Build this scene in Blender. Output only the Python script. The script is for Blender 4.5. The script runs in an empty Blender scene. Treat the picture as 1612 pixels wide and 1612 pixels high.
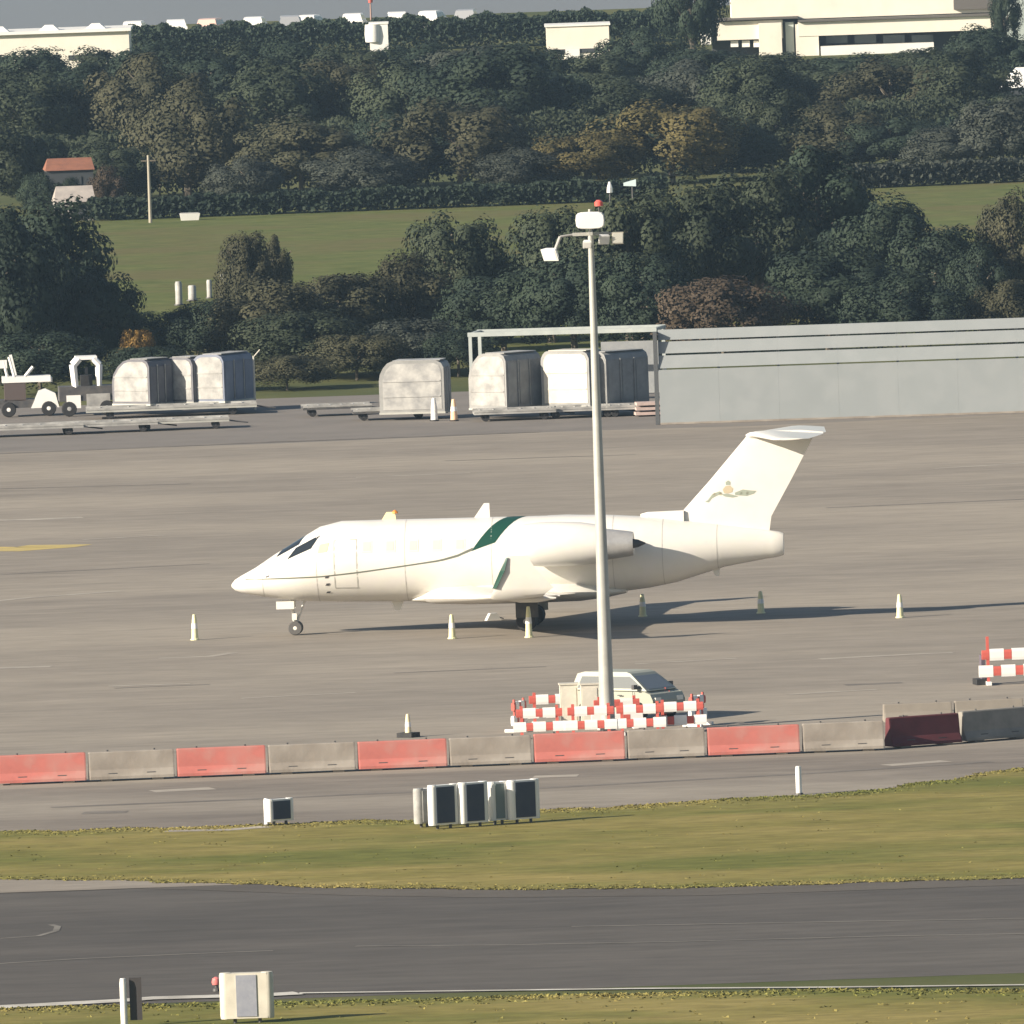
import bpy, bmesh, math, random
from mathutils import Vector, Matrix
R = math.radians
random.seed(7)
scn = bpy.context.scene
col = scn.collection

# ------------------------------------------------------------------ camera
F = 28200.0                      # focal length in photo pixels (photo is 1612 px wide)
CAM = Vector((0.0, 0.0, 36.0))
DEP, ROLL = 0.05365, R(2.0)
fwd = Vector((0, math.cos(DEP), -math.sin(DEP)))
up0 = Vector((0, math.sin(DEP), math.cos(DEP)))
rt0 = Vector((1, 0, 0))
c_rt = rt0 * math.cos(ROLL) - up0 * math.sin(ROLL)
c_up = rt0 * math.sin(ROLL) + up0 * math.cos(ROLL)
cd = bpy.data.cameras.new('camera'); cam = bpy.data.objects.new('camera', cd); col.objects.link(cam)
m = Matrix((c_rt, c_up, -fwd)).transposed().to_4x4(); m.translation = CAM
cam.matrix_world = m
cd.sensor_width = 36.0; cd.lens = 36.0 * F / 1612.0
cd.clip_start = 1.0; cd.clip_end = 60000
scn.camera = cam

# ------------------------------------------------------------------ light
SUN_EL, SUN_AZ = R(22), R(27)    # sun low, from the left and a little behind the viewer
to_sun = Vector((-math.cos(SUN_EL) * math.cos(SUN_AZ), -math.cos(SUN_EL) * math.sin(SUN_AZ), math.sin(SUN_EL)))
w = bpy.data.worlds.new('World'); scn.world = w; w.use_nodes = True
nt = w.node_tree
sky = nt.nodes.new('ShaderNodeTexSky'); sky.sky_type = 'NISHITA'; sky.sun_disc = False
sky.sun_elevation = SUN_EL; sky.sun_rotation = math.atan2(to_sun.x, to_sun.y)
nt.links.new(sky.outputs[0], nt.nodes['Background'].inputs[0])
nt.nodes['Background'].inputs[1].default_value = 0.055
sd = bpy.data.lights.new('sun', 'SUN'); sd.energy = 5.0; sd.angle = R(0.5); sd.color = (1.0, 0.89, 0.74)
so = bpy.data.objects.new('sun', sd); col.objects.link(so)
so.rotation_euler = (-to_sun).to_track_quat('-Z', 'Y').to_euler()
so.location = (-100, 300, 120)
vs = scn.view_settings
vs.view_transform = 'Standard'; vs.look = 'None'; vs.gamma = 1; vs.use_curve_mapping = False
vs.exposure = 1.0

# ------------------------------------------------------------------ placing helpers
def ray(px, py): return fwd * F + c_rt * (px - 806) - c_up * (py - 806)
def G(px, py, z=0.0):            # point of the ground (height z) seen at this place of the photo
    r = ray(px, py); return CAM + r * ((z - CAM.z) / r.z)
def PD(px, py, d):               # point at distance d seen at this place
    r = ray(px, py); return CAM + r * (d / r.y)

# ------------------------------------------------------------------ materials
MATS = {}
def mat(name, c, rough=0.6, c2=None, scale=3.0, metal=0.0, bump=0.0, world=False, c3=None, scale3=0.3, rnd=0.0, spec=0.3, stretch=None, detail=4.0, grain=0.0, gscale=1.0):
    if name in MATS: return MATS[name]
    M = bpy.data.materials.new(name); M.use_nodes = True
    n = M.node_tree.nodes; l = M.node_tree.links; b = n['Principled BSDF']
    b.inputs['Roughness'].default_value = rough; b.inputs['Metallic'].default_value = metal
    b.inputs['Specular IOR Level'].default_value = spec
    b.inputs['Base Color'].default_value = (*c, 1)
    if world: co = n.new('ShaderNodeNewGeometry').outputs['Position']
    else: co = n.new('ShaderNodeTexCoord').outputs['Object']
    if stretch:
        mp = n.new('ShaderNodeMapping'); mp.inputs['Scale'].default_value = stretch
        l.new(co, mp.inputs['Vector']); co = mp.outputs['Vector']
    cur = None
    if c2:
        no = n.new('ShaderNodeTexNoise'); no.inputs['Scale'].default_value = scale; no.inputs['Detail'].default_value = detail
        no.inputs['Roughness'].default_value = 0.62
        l.new(co, no.inputs['Vector'])
        rp = n.new('ShaderNodeValToRGB'); rp.color_ramp.elements[0].position = 0.32; rp.color_ramp.elements[1].position = 0.68
        rp.color_ramp.elements[0].color = (*c, 1); rp.color_ramp.elements[1].color = (*c2, 1)
        l.new(no.outputs['Fac'], rp.inputs['Fac']); cur = rp.outputs['Color']
        if bump:
            bp = n.new('ShaderNodeBump'); bp.inputs['Strength'].default_value = bump; bp.inputs['Distance'].default_value = 0.05
            l.new(no.outputs['Fac'], bp.inputs['Height']); l.new(bp.outputs['Normal'], b.inputs['Normal'])
    if c3:
        no = n.new('ShaderNodeTexNoise'); no.inputs['Scale'].default_value = scale3; no.inputs['Detail'].default_value = 6
        l.new(co, no.inputs['Vector'])
        mr = n.new('ShaderNodeMapRange'); mr.inputs['From Min'].default_value = 0.45; mr.inputs['From Max'].default_value = 0.62
        l.new(no.outputs['Fac'], mr.inputs['Value'])
        mx = n.new('ShaderNodeMix'); mx.data_type = 'RGBA'
        l.new(mr.outputs[0], mx.inputs[0]); l.new(cur, mx.inputs[6]); mx.inputs[7].default_value = (*c3, 1); cur = mx.outputs[2]
    if grain:
        no = n.new('ShaderNodeTexNoise'); no.inputs['Scale'].default_value = gscale; no.inputs['Detail'].default_value = 8; no.inputs['Roughness'].default_value = .7
        l.new(co, no.inputs['Vector']); mr = n.new('ShaderNodeMapRange'); mr.inputs['From Min'].default_value = .3; mr.inputs['From Max'].default_value = .7
        mr.inputs['To Min'].default_value = 1 - grain; mr.inputs['To Max'].default_value = 1 + grain; l.new(no.outputs['Fac'], mr.inputs['Value'])
        hs = n.new('ShaderNodeHueSaturation'); l.new(mr.outputs[0], hs.inputs['Value']); l.new(cur, hs.inputs['Color']); cur = hs.outputs['Color']
    if rnd:
        oi = n.new('ShaderNodeObjectInfo'); hs = n.new('ShaderNodeHueSaturation')
        mr = n.new('ShaderNodeMapRange'); mr.inputs['To Min'].default_value = 1 - rnd; mr.inputs['To Max'].default_value = 1 + rnd
        l.new(oi.outputs['Random'], mr.inputs['Value']); l.new(mr.outputs[0], hs.inputs['Value'])
        if cur is None: hs.inputs['Color'].default_value = (*c, 1)
        else: l.new(cur, hs.inputs['Color'])
        cur = hs.outputs['Color']
    if cur is not None: l.new(cur, b.inputs['Base Color'])
    MATS[name] = M; return M

def leafmat(name, a, b2):
    M = mat(name, a, 0.7, c2=b2, scale=0.9, rnd=0.18, spec=0.12)
    return M

WHITE = mat('white_paint', (.80, .79, .76), .35, c2=(.74, .73, .70), scale=1.2)
JETW = mat('jet_cream_paint', (.71, .69, .63), .3, c2=(.65, .63, .575), scale=.8, c3=(.68, .655, .615), scale3=2.5, spec=.4)
CREAM = mat('cream_paint', (.62, .585, .50), .5, c2=(.50, .47, .40), scale=2.5)
DULLW = mat('dull_white', (.42, .415, .395), .55, c2=(.22, .217, .21), scale=1.7, detail=7)
ALU = mat('aluminium', (.46, .46, .45), .45, c2=(.30, .30, .30), scale=2.5, metal=.25)
STEEL = mat('galvanised_steel', (.45, .45, .41), .5, c2=(.36, .36, .33), scale=1.5, metal=.15)
DARK = mat('dark_rubber', (.02, .02, .022), .7, c2=(.035, .034, .034), scale=6)
DMET = mat('dark_metal', (.06, .06, .065), .5, c2=(.10, .095, .09), scale=4)
GLASS = mat('dark_glass', (.02, .025, .03), .08, spec=.6)
GREEN = mat('dark_green_paint', (.012, .060, .042), .35)
LINE = mat('grey_green_line', (.14, .15, .12), .45)
NAVY = mat('shaded_navy_panel', (.035, .045, .075), .45, c2=(.05, .06, .085), scale=3)  # dark sign faces; the navy also holds the shade on them
GREYB = mat('grey_blue_panel', (.24, .25, .30), .45, c2=(.30, .31, .35), scale=4)
RED = mat('red_paint', (.58, .13, .10), .55, c2=(.50, .10, .08), scale=3)
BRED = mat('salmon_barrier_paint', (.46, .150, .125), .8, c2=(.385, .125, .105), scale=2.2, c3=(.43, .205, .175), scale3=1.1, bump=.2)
SHADED_RED = mat('shaded_red_barrier_paint', (.125, .032, .036), .75, c2=(.095, .026, .030), scale=2.2, bump=.2)  # block red darkened so the colour holds the turned face's shade
CONC = mat('barrier_concrete', (.268, .236, .200), .85, c2=(.205, .180, .154), scale=2.6, c3=(.305, .275, .238), scale3=1.3, bump=.3)
YEL = mat('yellow_paint', (.65, .48, .08), .5, c2=(.55, .42, .10), scale=4)
ORANGE = mat('orange_plastic', (.72, .25, .04), .5)
CONEW = mat('cone_plastic', (.74, .72, .46), .5, c2=(.64, .62, .38), scale=6)

# ------------------------------------------------------------------ mesh helpers
class MB:
    def __init__(s): s.v = []; s.f = []
    def add(s, vs, fs):
        o = len(s.v); s.v += [tuple(v) for v in vs]; s.f += [tuple(i + o for i in f) for f in fs]; return s
    def box(s, cx, cy, cz, sx, sy, sz, rz=0.0, taper=1.0, ry=0.0):
        vs = []
        for z, k in ((-.5, 1), (.5, taper)):
            for x, y in ((-.5, -.5), (.5, -.5), (.5, .5), (-.5, .5)):
                vs.append(Vector((x * sx * k, y * sy * k, z * sz)))
        if ry: vs = [Matrix.Rotation(ry, 3, 'Y') @ v for v in vs]
        if rz: vs = [Matrix.Rotation(rz, 3, 'Z') @ v for v in vs]
        vs = [v + Vector((cx, cy, cz)) for v in vs]
        return s.add(vs, [(3, 2, 1, 0), (4, 5, 6, 7), (0, 1, 5, 4), (1, 2, 6, 5), (2, 3, 7, 6), (3, 0, 4, 7)])
    def tube(s, a, b, r0, r1=None, n=8):
        a = Vector(a); b = Vector(b); r1 = r0 if r1 is None else r1
        d = (b - a).normalized(); q = d.to_track_quat('Z', 'Y')
        vs = []
        for p, r in ((a, r0), (b, r1)):
            for i in range(n):
                t = 2 * math.pi * i / n; vs.append(p + q @ Vector((r * math.cos(t), r * math.sin(t), 0)))
        fs = [(i, (i + 1) % n, n + (i + 1) % n, n + i) for i in range(n)] + [tuple(range(n - 1, -1, -1)), tuple(range(n, 2 * n))]
        return s.add(vs, fs)
    def loft(s, rings, cap0=True, cap1=True):
        n = len(rings[0]); vs = [p for r in rings for p in r]; fs = []
        for k in range(len(rings) - 1):
            for i in range(n):
                j = (i + 1) % n; fs.append((k * n + i, k * n + j, (k + 1) * n + j, (k + 1) * n + i))
        if cap0: fs.append(tuple(range(n - 1, -1, -1)))
        if cap1: fs.append(tuple(range((len(rings) - 1) * n, len(rings) * n)))
        return s.add(vs, fs)
    def lathe(s, prof, c=(0, 0, 0), n=12, axis='Z'):
        rings = []
        for r, h in prof:
            ring = []
            for i in range(n):
                t = 2 * math.pi * i / n; a, b = r * math.cos(t), r * math.sin(t)
                p = (a, b, h) if axis == 'Z' else ((h, a, b) if axis == 'X' else (b, h, a))
                ring.append((p[0] + c[0], p[1] + c[1], p[2] + c[2]))
            rings.append(ring)
        return s.loft(rings)
    def prism(s, prof, y0, y1):       # profile in xz, extruded along y
        return s.loft([[(x, y0, z) for x, z in prof], [(x, y1, z) for x, z in prof]])
    def xprism(s, prof, x0, x1):      # profile in yz, extruded along x
        return s.loft([[(x0, y, z) for y, z in prof], [(x1, y, z) for y, z in prof]])
    def mesh(s, name, m, smooth=False):
        me = bpy.data.meshes.new(name); me.from_pydata(s.v, [], s.f)
        if m: me.materials.append(m)
        bm = bmesh.new(); bm.from_mesh(me); bmesh.ops.recalc_face_normals(bm, faces=bm.faces); bm.to_mesh(me); bm.free()
        if smooth:
            for p in me.polygons: p.use_smooth = True
            me.set_sharp_from_angle(angle=R(38))
        return me
    def build(s, name, m, parent=None, smooth=False):
        o = bpy.data.objects.new(name, s.mesh(name, m, smooth)); col.objects.link(o); o.parent = parent
        return o
def tag(o, label=None, cat=None, group=None, kind=None):
    for k, v in (('label', label), ('category', cat), ('group', group), ('kind', kind)):
        if v: o[k] = v
    return o
def thing(name, label, cat, loc, rz=0.0, group=None):
    e = bpy.data.objects.new(name, None); col.objects.link(e)
    e.location = loc; e.rotation_euler = (0, 0, rz); e.empty_display_size = .3
    return tag(e, label, cat, group)
def copy_tree(o, parent=None):
    c = o.copy(); col.objects.link(c); c.parent = parent
    for ch in o.children: copy_tree(ch, c)
    return c
ORD = ['first', 'second', 'third', 'fourth', 'fifth', 'sixth', 'seventh', 'eighth', 'ninth', 'tenth', 'eleventh', 'twelfth', 'thirteenth', 'fourteenth', 'fifteenth', 'sixteenth', 'seventeenth', 'eighteenth', 'nineteenth', 'twentieth']

def sheet(name, pts, z, m, kind='structure', parent=None, sub=None):
    me = bpy.data.meshes.new(name); me.from_pydata([(p[0], p[1], z) for p in pts], [], [tuple(range(len(pts)))])
    me.materials.append(m)
    bm = bmesh.new(); bm.from_mesh(me)
    for f in bm.faces:
        f.normal_update()
        if f.normal.z < 0: f.normal_flip()
    bm.to_mesh(me); bm.free()
    o = bpy.data.objects.new(name, me); col.objects.link(o)
    if kind and not parent: o['kind'] = kind
    o.parent = parent
    return o

# ------------------------------------------------------------------ the setting
M_ground = mat('rough_pasture', (.085, .095, .04), .95, c2=(.13, .13, .055), scale=.25, world=True, c3=(.07, .085, .035), scale3=.05, spec=.05)
M_field = mat('field_grass', (.090, .112, .036), .95, c2=(.130, .142, .050), scale=.35, world=True, c3=(.125, .118, .050), scale3=.09, grain=.16, gscale=.7, spec=.05)
M_apron = mat('old_tarmac', (.275, .243, .203), .9, c2=(.222, .197, .166), scale=.33, world=True, c3=(.300, .265, .218), scale3=.07, spec=.12, stretch=(.35, 1, 1), detail=12, grain=.17, gscale=1.1)
M_road = mat('service_road_tarmac', (.215, .195, .175), .9, c2=(.175, .16, .145), scale=.3, world=True, spec=.12, detail=8)
M_strip = mat('patched_tarmac', (.235, .205, .172), .9, c2=(.165, .145, .125), scale=.28, world=True, grain=.18, gscale=1.2, c3=(.27, .24, .20), scale3=.09, spec=.12, stretch=(.35, 1, 1), detail=9)
M_taxi = mat('taxiway_asphalt', (.104, .094, .084), .85, c2=(.074, .068, .062), scale=.22, world=True, c3=(.122, .111, .098), scale3=.05, spec=.15, stretch=(.3, 1, 1), detail=9, grain=.2, gscale=1.2)
M_verge = mat('verge_grass', (.170, .154, .046), .95, c2=(.265, .218, .080), scale=.22, world=True, c3=(.132, .138, .038), scale3=.16, stretch=(.5, 1, 1), grain=.30, gscale=1.6, spec=.05, detail=8)
M_mark = mat('worn_white_marking', (.40, .36, .30), .8, c2=(.265, .235, .198), scale=.7, world=True)
M_ymark = mat('worn_yellow_marking', (.52, .40, .13), .8, c2=(.40, .32, .14), scale=1.3, world=True)
M_wline = mat('white_edge_line', (.62, .60, .54), .8, c2=(.34, .32, .28), scale=.6, world=True)
M_tar = mat('tar_seam', (.13, .115, .10), .8, c2=(.21, .186, .158), scale=.7, world=True)
M_sea = mat('grey_sea', (.185, .178, .170), .75, c2=(.172, .166, .158), scale=.002, world=True, spec=.05)

gv, gf = [], []
ys = [(-400, 0), (300, 0), (1000, 0), (1395, 0), (1600, -30), (2000, -95), (14000, -95)]
for y, z in ys: gv += [(-6000, y, z), (-300, y, z), (300, y, z), (6000, y, z)]
for i in range(len(ys) - 1):
    for j in range(3): gf.append((i * 4 + j, i * 4 + j + 1, i * 4 + j + 5, i * 4 + j + 4))
me = bpy.data.meshes.new('ground'); me.from_pydata(gv, [], gf); me.materials.append(M_ground)
ground = bpy.data.objects.new('ground', me); col.objects.link(ground); ground['kind'] = 'structure'
sheet('sea', [(-6000, 1700), (6000, 1700), (6000, 13900), (-6000, 13900)], -70, M_sea)

# tarmac apron: from the verge's back edge to the row of freight gear
apron_far = [G(-900, 742), G(0, 712), G(400, 700), G(850, 681), G(1200, 670), G(1612, 652), G(2500, 618)]
apron = sheet('apron', [(-260, 500), (260, 500)] + [(p.x, p.y) for p in reversed([Vector((-260, 716, 0))] + apron_far[0:] + [Vector((260, 738, 0))])], 0.010, M_apron)
road = sheet('service_road', [(-260, 714), (260, 736), (260, 772), (-260, 764)], 0.005, M_road)
# patched strip between concrete blocks and verge
sheet('perimeter_strip', [(-260, 486), (260, 486), (260, 560)] + [(p.x, p.y) for p in (G(1700, 1158), G(1395, 1186), G(800, 1212), G(0, 1244), G(-400, 1262))] + [(-260, 515)], 0.018, M_strip)
# grass verge (irregular back edge)
def ragged(pts, step=0.9, amp=0.5, seed=1):
    rnd = random.Random(seed); out = []
    for a, b in zip(pts, pts[1:]):
        a = Vector((a[0], a[1])); b = Vector((b[0], b[1])); n = max(1, int((b - a).length / step)); t = (b - a).normalized(); nn = Vector((-t.y, t.x))
        for i in range(n): out.append(a.lerp(b, i / n) + nn * rnd.uniform(-amp, amp))
    out.append(Vector((pts[-1][0], pts[-1][1]))); return out
back = [(-200, 512)] + [tuple(G(x, y)[:2]) for x, y in ((-150, 1318), (0, 1312), (200, 1306), (420, 1299), (680, 1290), (860, 1278), (1100, 1262), (1260, 1254), (1420, 1240), (1530, 1220), (1612, 1212), (1750, 1195))] + [(200, 560)]
front = [(-200, 482)] + [tuple(G(x, y)[:2]) for x, y in ((-150, 1383), (0, 1384), (300, 1390), (560, 1399), (760, 1402), (1100, 1399), (1612, 1382), (1750, 1376))] + [(200, 500)]
vback = ragged(back, .8, .55, 3); vfront = ragged(front, .8, .35, 4)
sheet('grass_verge', [(p.x, p.y) for p in vfront] + [(p.x, p.y) for p in reversed(vback)], 0.030, M_verge)
taxi = sheet('taxiway', [(-200, 447), (200, 447), (200, 505), (-200, 490)], 0.004, M_taxi)
taxi.location.z = 0
sheet('taxiway_shoulder', [tuple(p) for p in [(x, y + .2) for x, y in front]] + [(x, y - 2.6) for x, y in reversed(front)], 0.012,
      mat('pale_shoulder_tarmac', (.128, .115, .100), .9, c2=(.092, .083, .073), scale=.35, world=True, stretch=(.4, 1, 1), detail=8, spec=.1))
nearfront = [(-200, 447)] + [tuple(G(x, y)[:2]) for x, y in ((-100, 1594), (0, 1590), (200, 1584), (420, 1580), (700, 1574), (1000, 1566), (1300, 1560), (1612, 1560), (1750, 1560))] + [(200, 452)]
near_edge = ragged(nearfront, .7, .3, 9)
sheet('near_grass', [(p.x, p.y) for p in near_edge] + [(200, 200), (-200, 200)], 0.026, M_verge)
sheet('field', [(-400, 800), (400, 800), (400, 1010), (-400, 975)], 0.012, M_field)

# painted lines and tar seams lie on their sheets
def line(name, parent, pts, wid, z, m, label=None):
    """flat painted line following photo points on the ground"""
    P = [G(x, y) for x, y in pts]; L, Rr = [], []
    for i, p in enumerate(P):
        a = P[max(0, i - 1)]; b = P[min(len(P) - 1, i + 1)]; t = (b - a); t.z = 0; t.normalize(); n = Vector((-t.y, t.x, 0))
        L.append(p + n * wid / 2); Rr.append(p - n * wid / 2)
    vs = [(p.x, p.y, z) for p in L] + [(p.x, p.y, z) for p in Rr]; n = len(P)
    me = bpy.data.meshes.new(name); me.from_pydata(vs, [], [(n + i, n + i + 1, i + 1, i) for i in range(n - 1)]); me.materials.append(m)
    o = bpy.data.objects.new(name, me); col.objects.link(o); o.parent = parent
    if label: o['label'] = label
    return o
for pts, wd in (([(-40, 820), (60, 818), (130, 815)], 1.1), ([(-40, 950), (40, 942), (190, 931)], .5), ([(-30, 1053), (80, 1050)], .9), ([(250, 1037), (330, 1034), (368, 1028)], .5),
                ([(170, 1081), (300, 1077)], .5), ([(1290, 1038), (1450, 1030), (1500, 1028)], .6), ([(1470, 738), (1560, 733), (1640, 727)], .5), ([(1240, 1094), (1380, 1086)], .4),
                ([(130, 850), (260, 843)], .4), ([(560, 752), (740, 745)], .4), ([(1000, 1046), (1160, 1037)], .35), ([(380, 1100), (560, 1091)], .35)):
    line('painted_line', apron, pts, wd, .016, M_mark)
line('painted_line', apron, [(-40, 865), (40, 865), (70, 862), (96, 858)], 2.6, .016, M_ymark, 'worn yellow guide line')
for pts, wd in (([(-40, 716), (200, 706), (400, 697), (640, 688), (850, 680)], .9), ([(0, 770), (300, 762)], .35), ([(700, 726), (1000, 716)], .3), ([(1300, 800), (1640, 785)], .4),
                ([(1330, 1079), (1420, 1075)], .7), ([(620, 1060), (860, 1050)], .3), ([(180, 1084), (330, 1078)], .3), ([(0, 905), (330, 888)], .3)):
    line('tar_seam', apron, pts, wd, .015, M_tar)
strip = bpy.data.objects['perimeter_strip']
for pts, wd, m in (([(80, 1272), (330, 1262), (600, 1250), (860, 1241), (1250, 1220), (1560, 1200)], .5, M_tar), ([(130, 1281), (200, 1279)], .9, M_tar), ([(240, 1247), (335, 1242)], 1.0, M_mark), ([(1395, 1206), (1490, 1199)], .8, M_mark), ([(840, 1224), (910, 1222)], .9, M_mark)):
    line('surface_patch', strip, pts, wd, .023, m)
line('edge_line', taxi, [(-60, 1590), (190, 1577), (240, 1573), (420, 1568), (470, 1565)], .95, .034, M_wline, 'white taxiway edge line')
line('edge_line', taxi, [(470, 1565), (700, 1562), (1000, 1558), (1300, 1556), (1700, 1551)], .32, .034, M_wline)
for pts, wd in (([(-40, 1520), (120, 1510), (300, 1502), (430, 1497)], .22), ([(560, 1490), (800, 1488), (1100, 1482), (1400, 1474), (1640, 1470)], .20), ([(0, 1478), (60, 1474), (88, 1466), (91, 1459), (80, 1456)], .18), ([(900, 1459), (1400, 1450), (1640, 1446)], .2)):
    line('worn_line', taxi, pts, wd, .012, mat('faint_line', (.21, .195, .17), .85, c2=(.13, .12, .105), scale=.8, world=True))
field = bpy.data.objects['field']
line('grass_kerb', bpy.data.objects['grass_verge'], [(262, 1310), (360, 1308), (420, 1303)], .7, .036, M_mark)

# ---------------------------------------------------------------- grass tufts (uncountable)
def tufts(name, poly_y0, poly_y1, n, m, seed, h=(.012, .045), xr=(-19, 19)):
    rnd = random.Random(seed); vs, fs = [], []
    for _ in range(n):
        x = rnd.uniform(*xr); y0 = poly_y0(x); y1 = poly_y1(x)
        y = rnd.uniform(y0, y1)
        u_ = rnd.random()
        if u_ < .62: y = y1 - abs(rnd.gauss(0, .9)) + .25
        elif u_ < .93: y = y0 + abs(rnd.gauss(0, .7)) - .15
        for k in range(3):
            a = rnd.uniform(0, 6.28); bx, by = x + rnd.uniform(-.12, .12), y + rnd.uniform(-.12, .12)
            hh = rnd.uniform(*h); wd = rnd.uniform(.03, .07); dx, dy = math.cos(a), math.sin(a); o = len(vs)
            vs += [(bx - dx * wd, by - dy * wd, .02), (bx + dx * wd, by + dy * wd, .02), (bx + rnd.uniform(-.08, .08), by + rnd.uniform(-.08, .08), .02 + hh)]
            fs.append((o, o + 1, o + 2))
    me = bpy.data.meshes.new(name); me.from_pydata(vs, [], fs); me.materials.append(m)
    o = bpy.data.objects.new(name, me); col.objects.link(o); return o
def interp(line_):
    pts = sorted((p[0], p[1]) for p in line_)
    def f(x):
        for a, b in zip(pts, pts[1:]):
            if a[0] <= x <= b[0]: return a[1] + (b[1] - a[1]) * (x - a[0]) / max(1e-6, b[0] - a[0])
        return pts[0][1] if x < pts[0][0] else pts[-1][1]
    return f
tag(tufts('verge_grass_tufts', interp(vfront), interp(vback), 5000, M_verge, 5), 'short olive and straw coloured grass on the verge beside the taxiway', 'grass', kind='stuff')
ne = interp(near_edge)
tag(tufts('near_grass_tufts', lambda x: 430.0, ne, 3000, M_verge, 6, h=(.02, .06)), 'rough grass along the near edge of the taxiway', 'grass', kind='stuff')

# ================================================================== aircraft
nosegear = G(466, 1000)
TH = R(-5)
ac = thing('business_jet', 'white business jet with dark green sash parked side-on on the apron', 'airplane', (nosegear.x, nosegear.y, 0.012), TH)
OX = 2.15      # local x = metres aft of the nose, minus OX puts the nose wheel at the root
# stations: x, top, bottom, half width
ST = [(0.05, 1.76, 1.66, .05), (0.16, 1.90, 1.55, .17), (.39, 2.04, 1.46, .34), (.87, 2.29, 1.36, .60), (1.54, 2.72, 1.24, .88), (2.0, 2.98, 1.18, 1.03), (2.41, 3.22, 1.13, 1.14),
      (3.09, 3.60, 1.09, 1.26), (3.82, 3.77, 1.06, 1.33), (5.5, 3.77, 1.02, 1.345), (8.5, 3.75, 1.00, 1.345), (11.0, 3.74, 1.02, 1.345), (12.6, 3.72, 1.08, 1.30), (14.0, 3.62, 1.22, 1.17),
      (14.95, 3.50, 1.38, 1.03), (16.63, 3.25, 1.86, .66), (18.0, 3.05, 2.08, .36), (18.45, 2.98, 2.14, .28), (18.6, 2.92, 2.20, .22)]
def st(x):
    for a, b in zip(ST, ST[1:]):
        if a[0] <= x <= b[0]:
            t = (x - a[0]) / (b[0] - a[0]); return [a[k] + (b[k] - a[k]) * t for k in range(1, 4)]
    return ST[-1][1:]
def fus(x, ang, off=0.0):        # ang: 0 = port side (towards viewer), 90 = top
    t, b, hw = st(x); zc = (t + b) / 2; rz = (t - b) / 2
    c, s_ = math.cos(ang), math.sin(ang)
    return Vector((x - OX, -(hw + off) * c, zc + (rz + off) * s_))
def fus_ang(x, z):
    t, b, hw = st(x); zc = (t + b) / 2; rz = (t - b) / 2
    return math.asin(max(-1, min(1, (z - zc) / rz)))
NS = 40
fine = []
for a, b in zip(ST, ST[1:]):
    k = 2 if b[0] - a[0] > .4 else 1
    for i in range(k): fine.append(a[0] + (b[0] - a[0]) * i / k)
fine.append(ST[-1][0])
mb = MB(); mb.loft([[fus(x, 2 * math.pi * i / NS) for i in range(NS)] for x in fine])
fusel = mb.build('fuselage', JETW, ac, True)
def patch(name, m, strips, off=.006, parent=fusel, n=6):
    """thin skin patch: list of (x, zlow, zhigh) on the port side; x may change across height via tuple"""
    mb = MB(); rows = []
    for xl, zl, xh, zh in strips:
        row = []
        for i in range(n + 1):
            t = i / n; x = xl + (xh - xl) * t
            al, ah = fus_ang(xl, zl), fus_ang(xh, zh); row.append(fus(x, al + (ah - al) * t, off))
        rows.append(row)
    vs = [p for r in rows for p in r]; k = n + 1; fs = []
    for i in range(len(rows) - 1):
        for j in range(n): fs.append((i * k + j, i * k + j + 1, (i + 1) * k + j + 1, (i + 1) * k + j))
    mb.add(vs, fs); return mb.build(name, m, parent, True)
# thin livery line rising along the side, then the green sash wrapping over the back
def lz(x):
    pts = [(.5, 1.93), (1.5, 1.95), (3.16, 1.99), (4.4, 2.10), (5.5, 2.22), (7.2, 2.42), (7.8, 2.57), (8.19, 2.73), (8.5, 2.86)]
    for a, b in zip(pts, pts[1:]):
        if a[0] <= x <= b[0]: return a[1] + (b[1] - a[1]) * (x - a[0]) / (b[0] - a[0])
    return pts[-1][1]
xs = [.55 + .25 * i for i in range(32)]
patch('livery_line', LINE, [(x, lz(x) - .022 - max(0, x - 6.5) * .012, x, lz(x) + .022 + max(0, x - 6.5) * .012) for x in xs if x < 8.45], n=2)
patch('green_sash', GREEN, [(8.25, 2.70, 9.38, 3.735), (8.55, 2.80, 9.65, 3.742), (8.85, 2.90, 9.85, 3.742), (9.05, 2.96, 10.0, 3.742)], n=10)
# far side of the sash so it wraps the crown
mb = MB(); rows = []
for xa, xb in ((9.36, 9.1), (9.65, 9.4), (10.05, 9.8)):
    rows.append([fus(xa + (xb - xa) * i / 8, R(88 + 60 * i / 8), .006) for i in range(9)])
vs = [p for r in rows for p in r]; mb.add(vs, [(i * 9 + j, i * 9 + j + 1, i * 9 + j + 10, i * 9 + j + 9) for i in range(2) for j in range(8)]); mb.build('green_sash', GREEN, fusel, True)
# cockpit glazing: windscreen panes over the nose, side pane with the sun's yellow reflection painted on
def glaze(name, m, x0, x1, a0, a1, lean=0.0, off=.008, parent=fusel):
    mb = MB(); rows = []
    for i in range(5):
        x = x0 + (x1 - x0) * i / 4
        rows.append([fus(x + lean * (j / 5), R(a0 + (a1 - a0) * j / 5), off) for j in range(6)])
    vs = [p for r in rows for p in r]; mb.add(vs, [(i * 6 + j, i * 6 + j + 1, i * 6 + j + 7, i * 6 + j + 6) for i in range(4) for j in range(5)])
    return mb.build(name, m, parent, True)
glaze('windscreen_pane', GLASS, 1.62, 2.42, 57, 88, .22)
glaze('windscreen_pane', GLASS, 1.62, 2.42, 92, 123, .0)
glaze('windscreen_pane', GLASS, 2.02, 2.86, 33, 52, .30)
glaze('side_window', mat('painted_sun_reflection', (.74, .66, .34), .5), 3.08, 3.40, 20, 34, .08)
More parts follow.
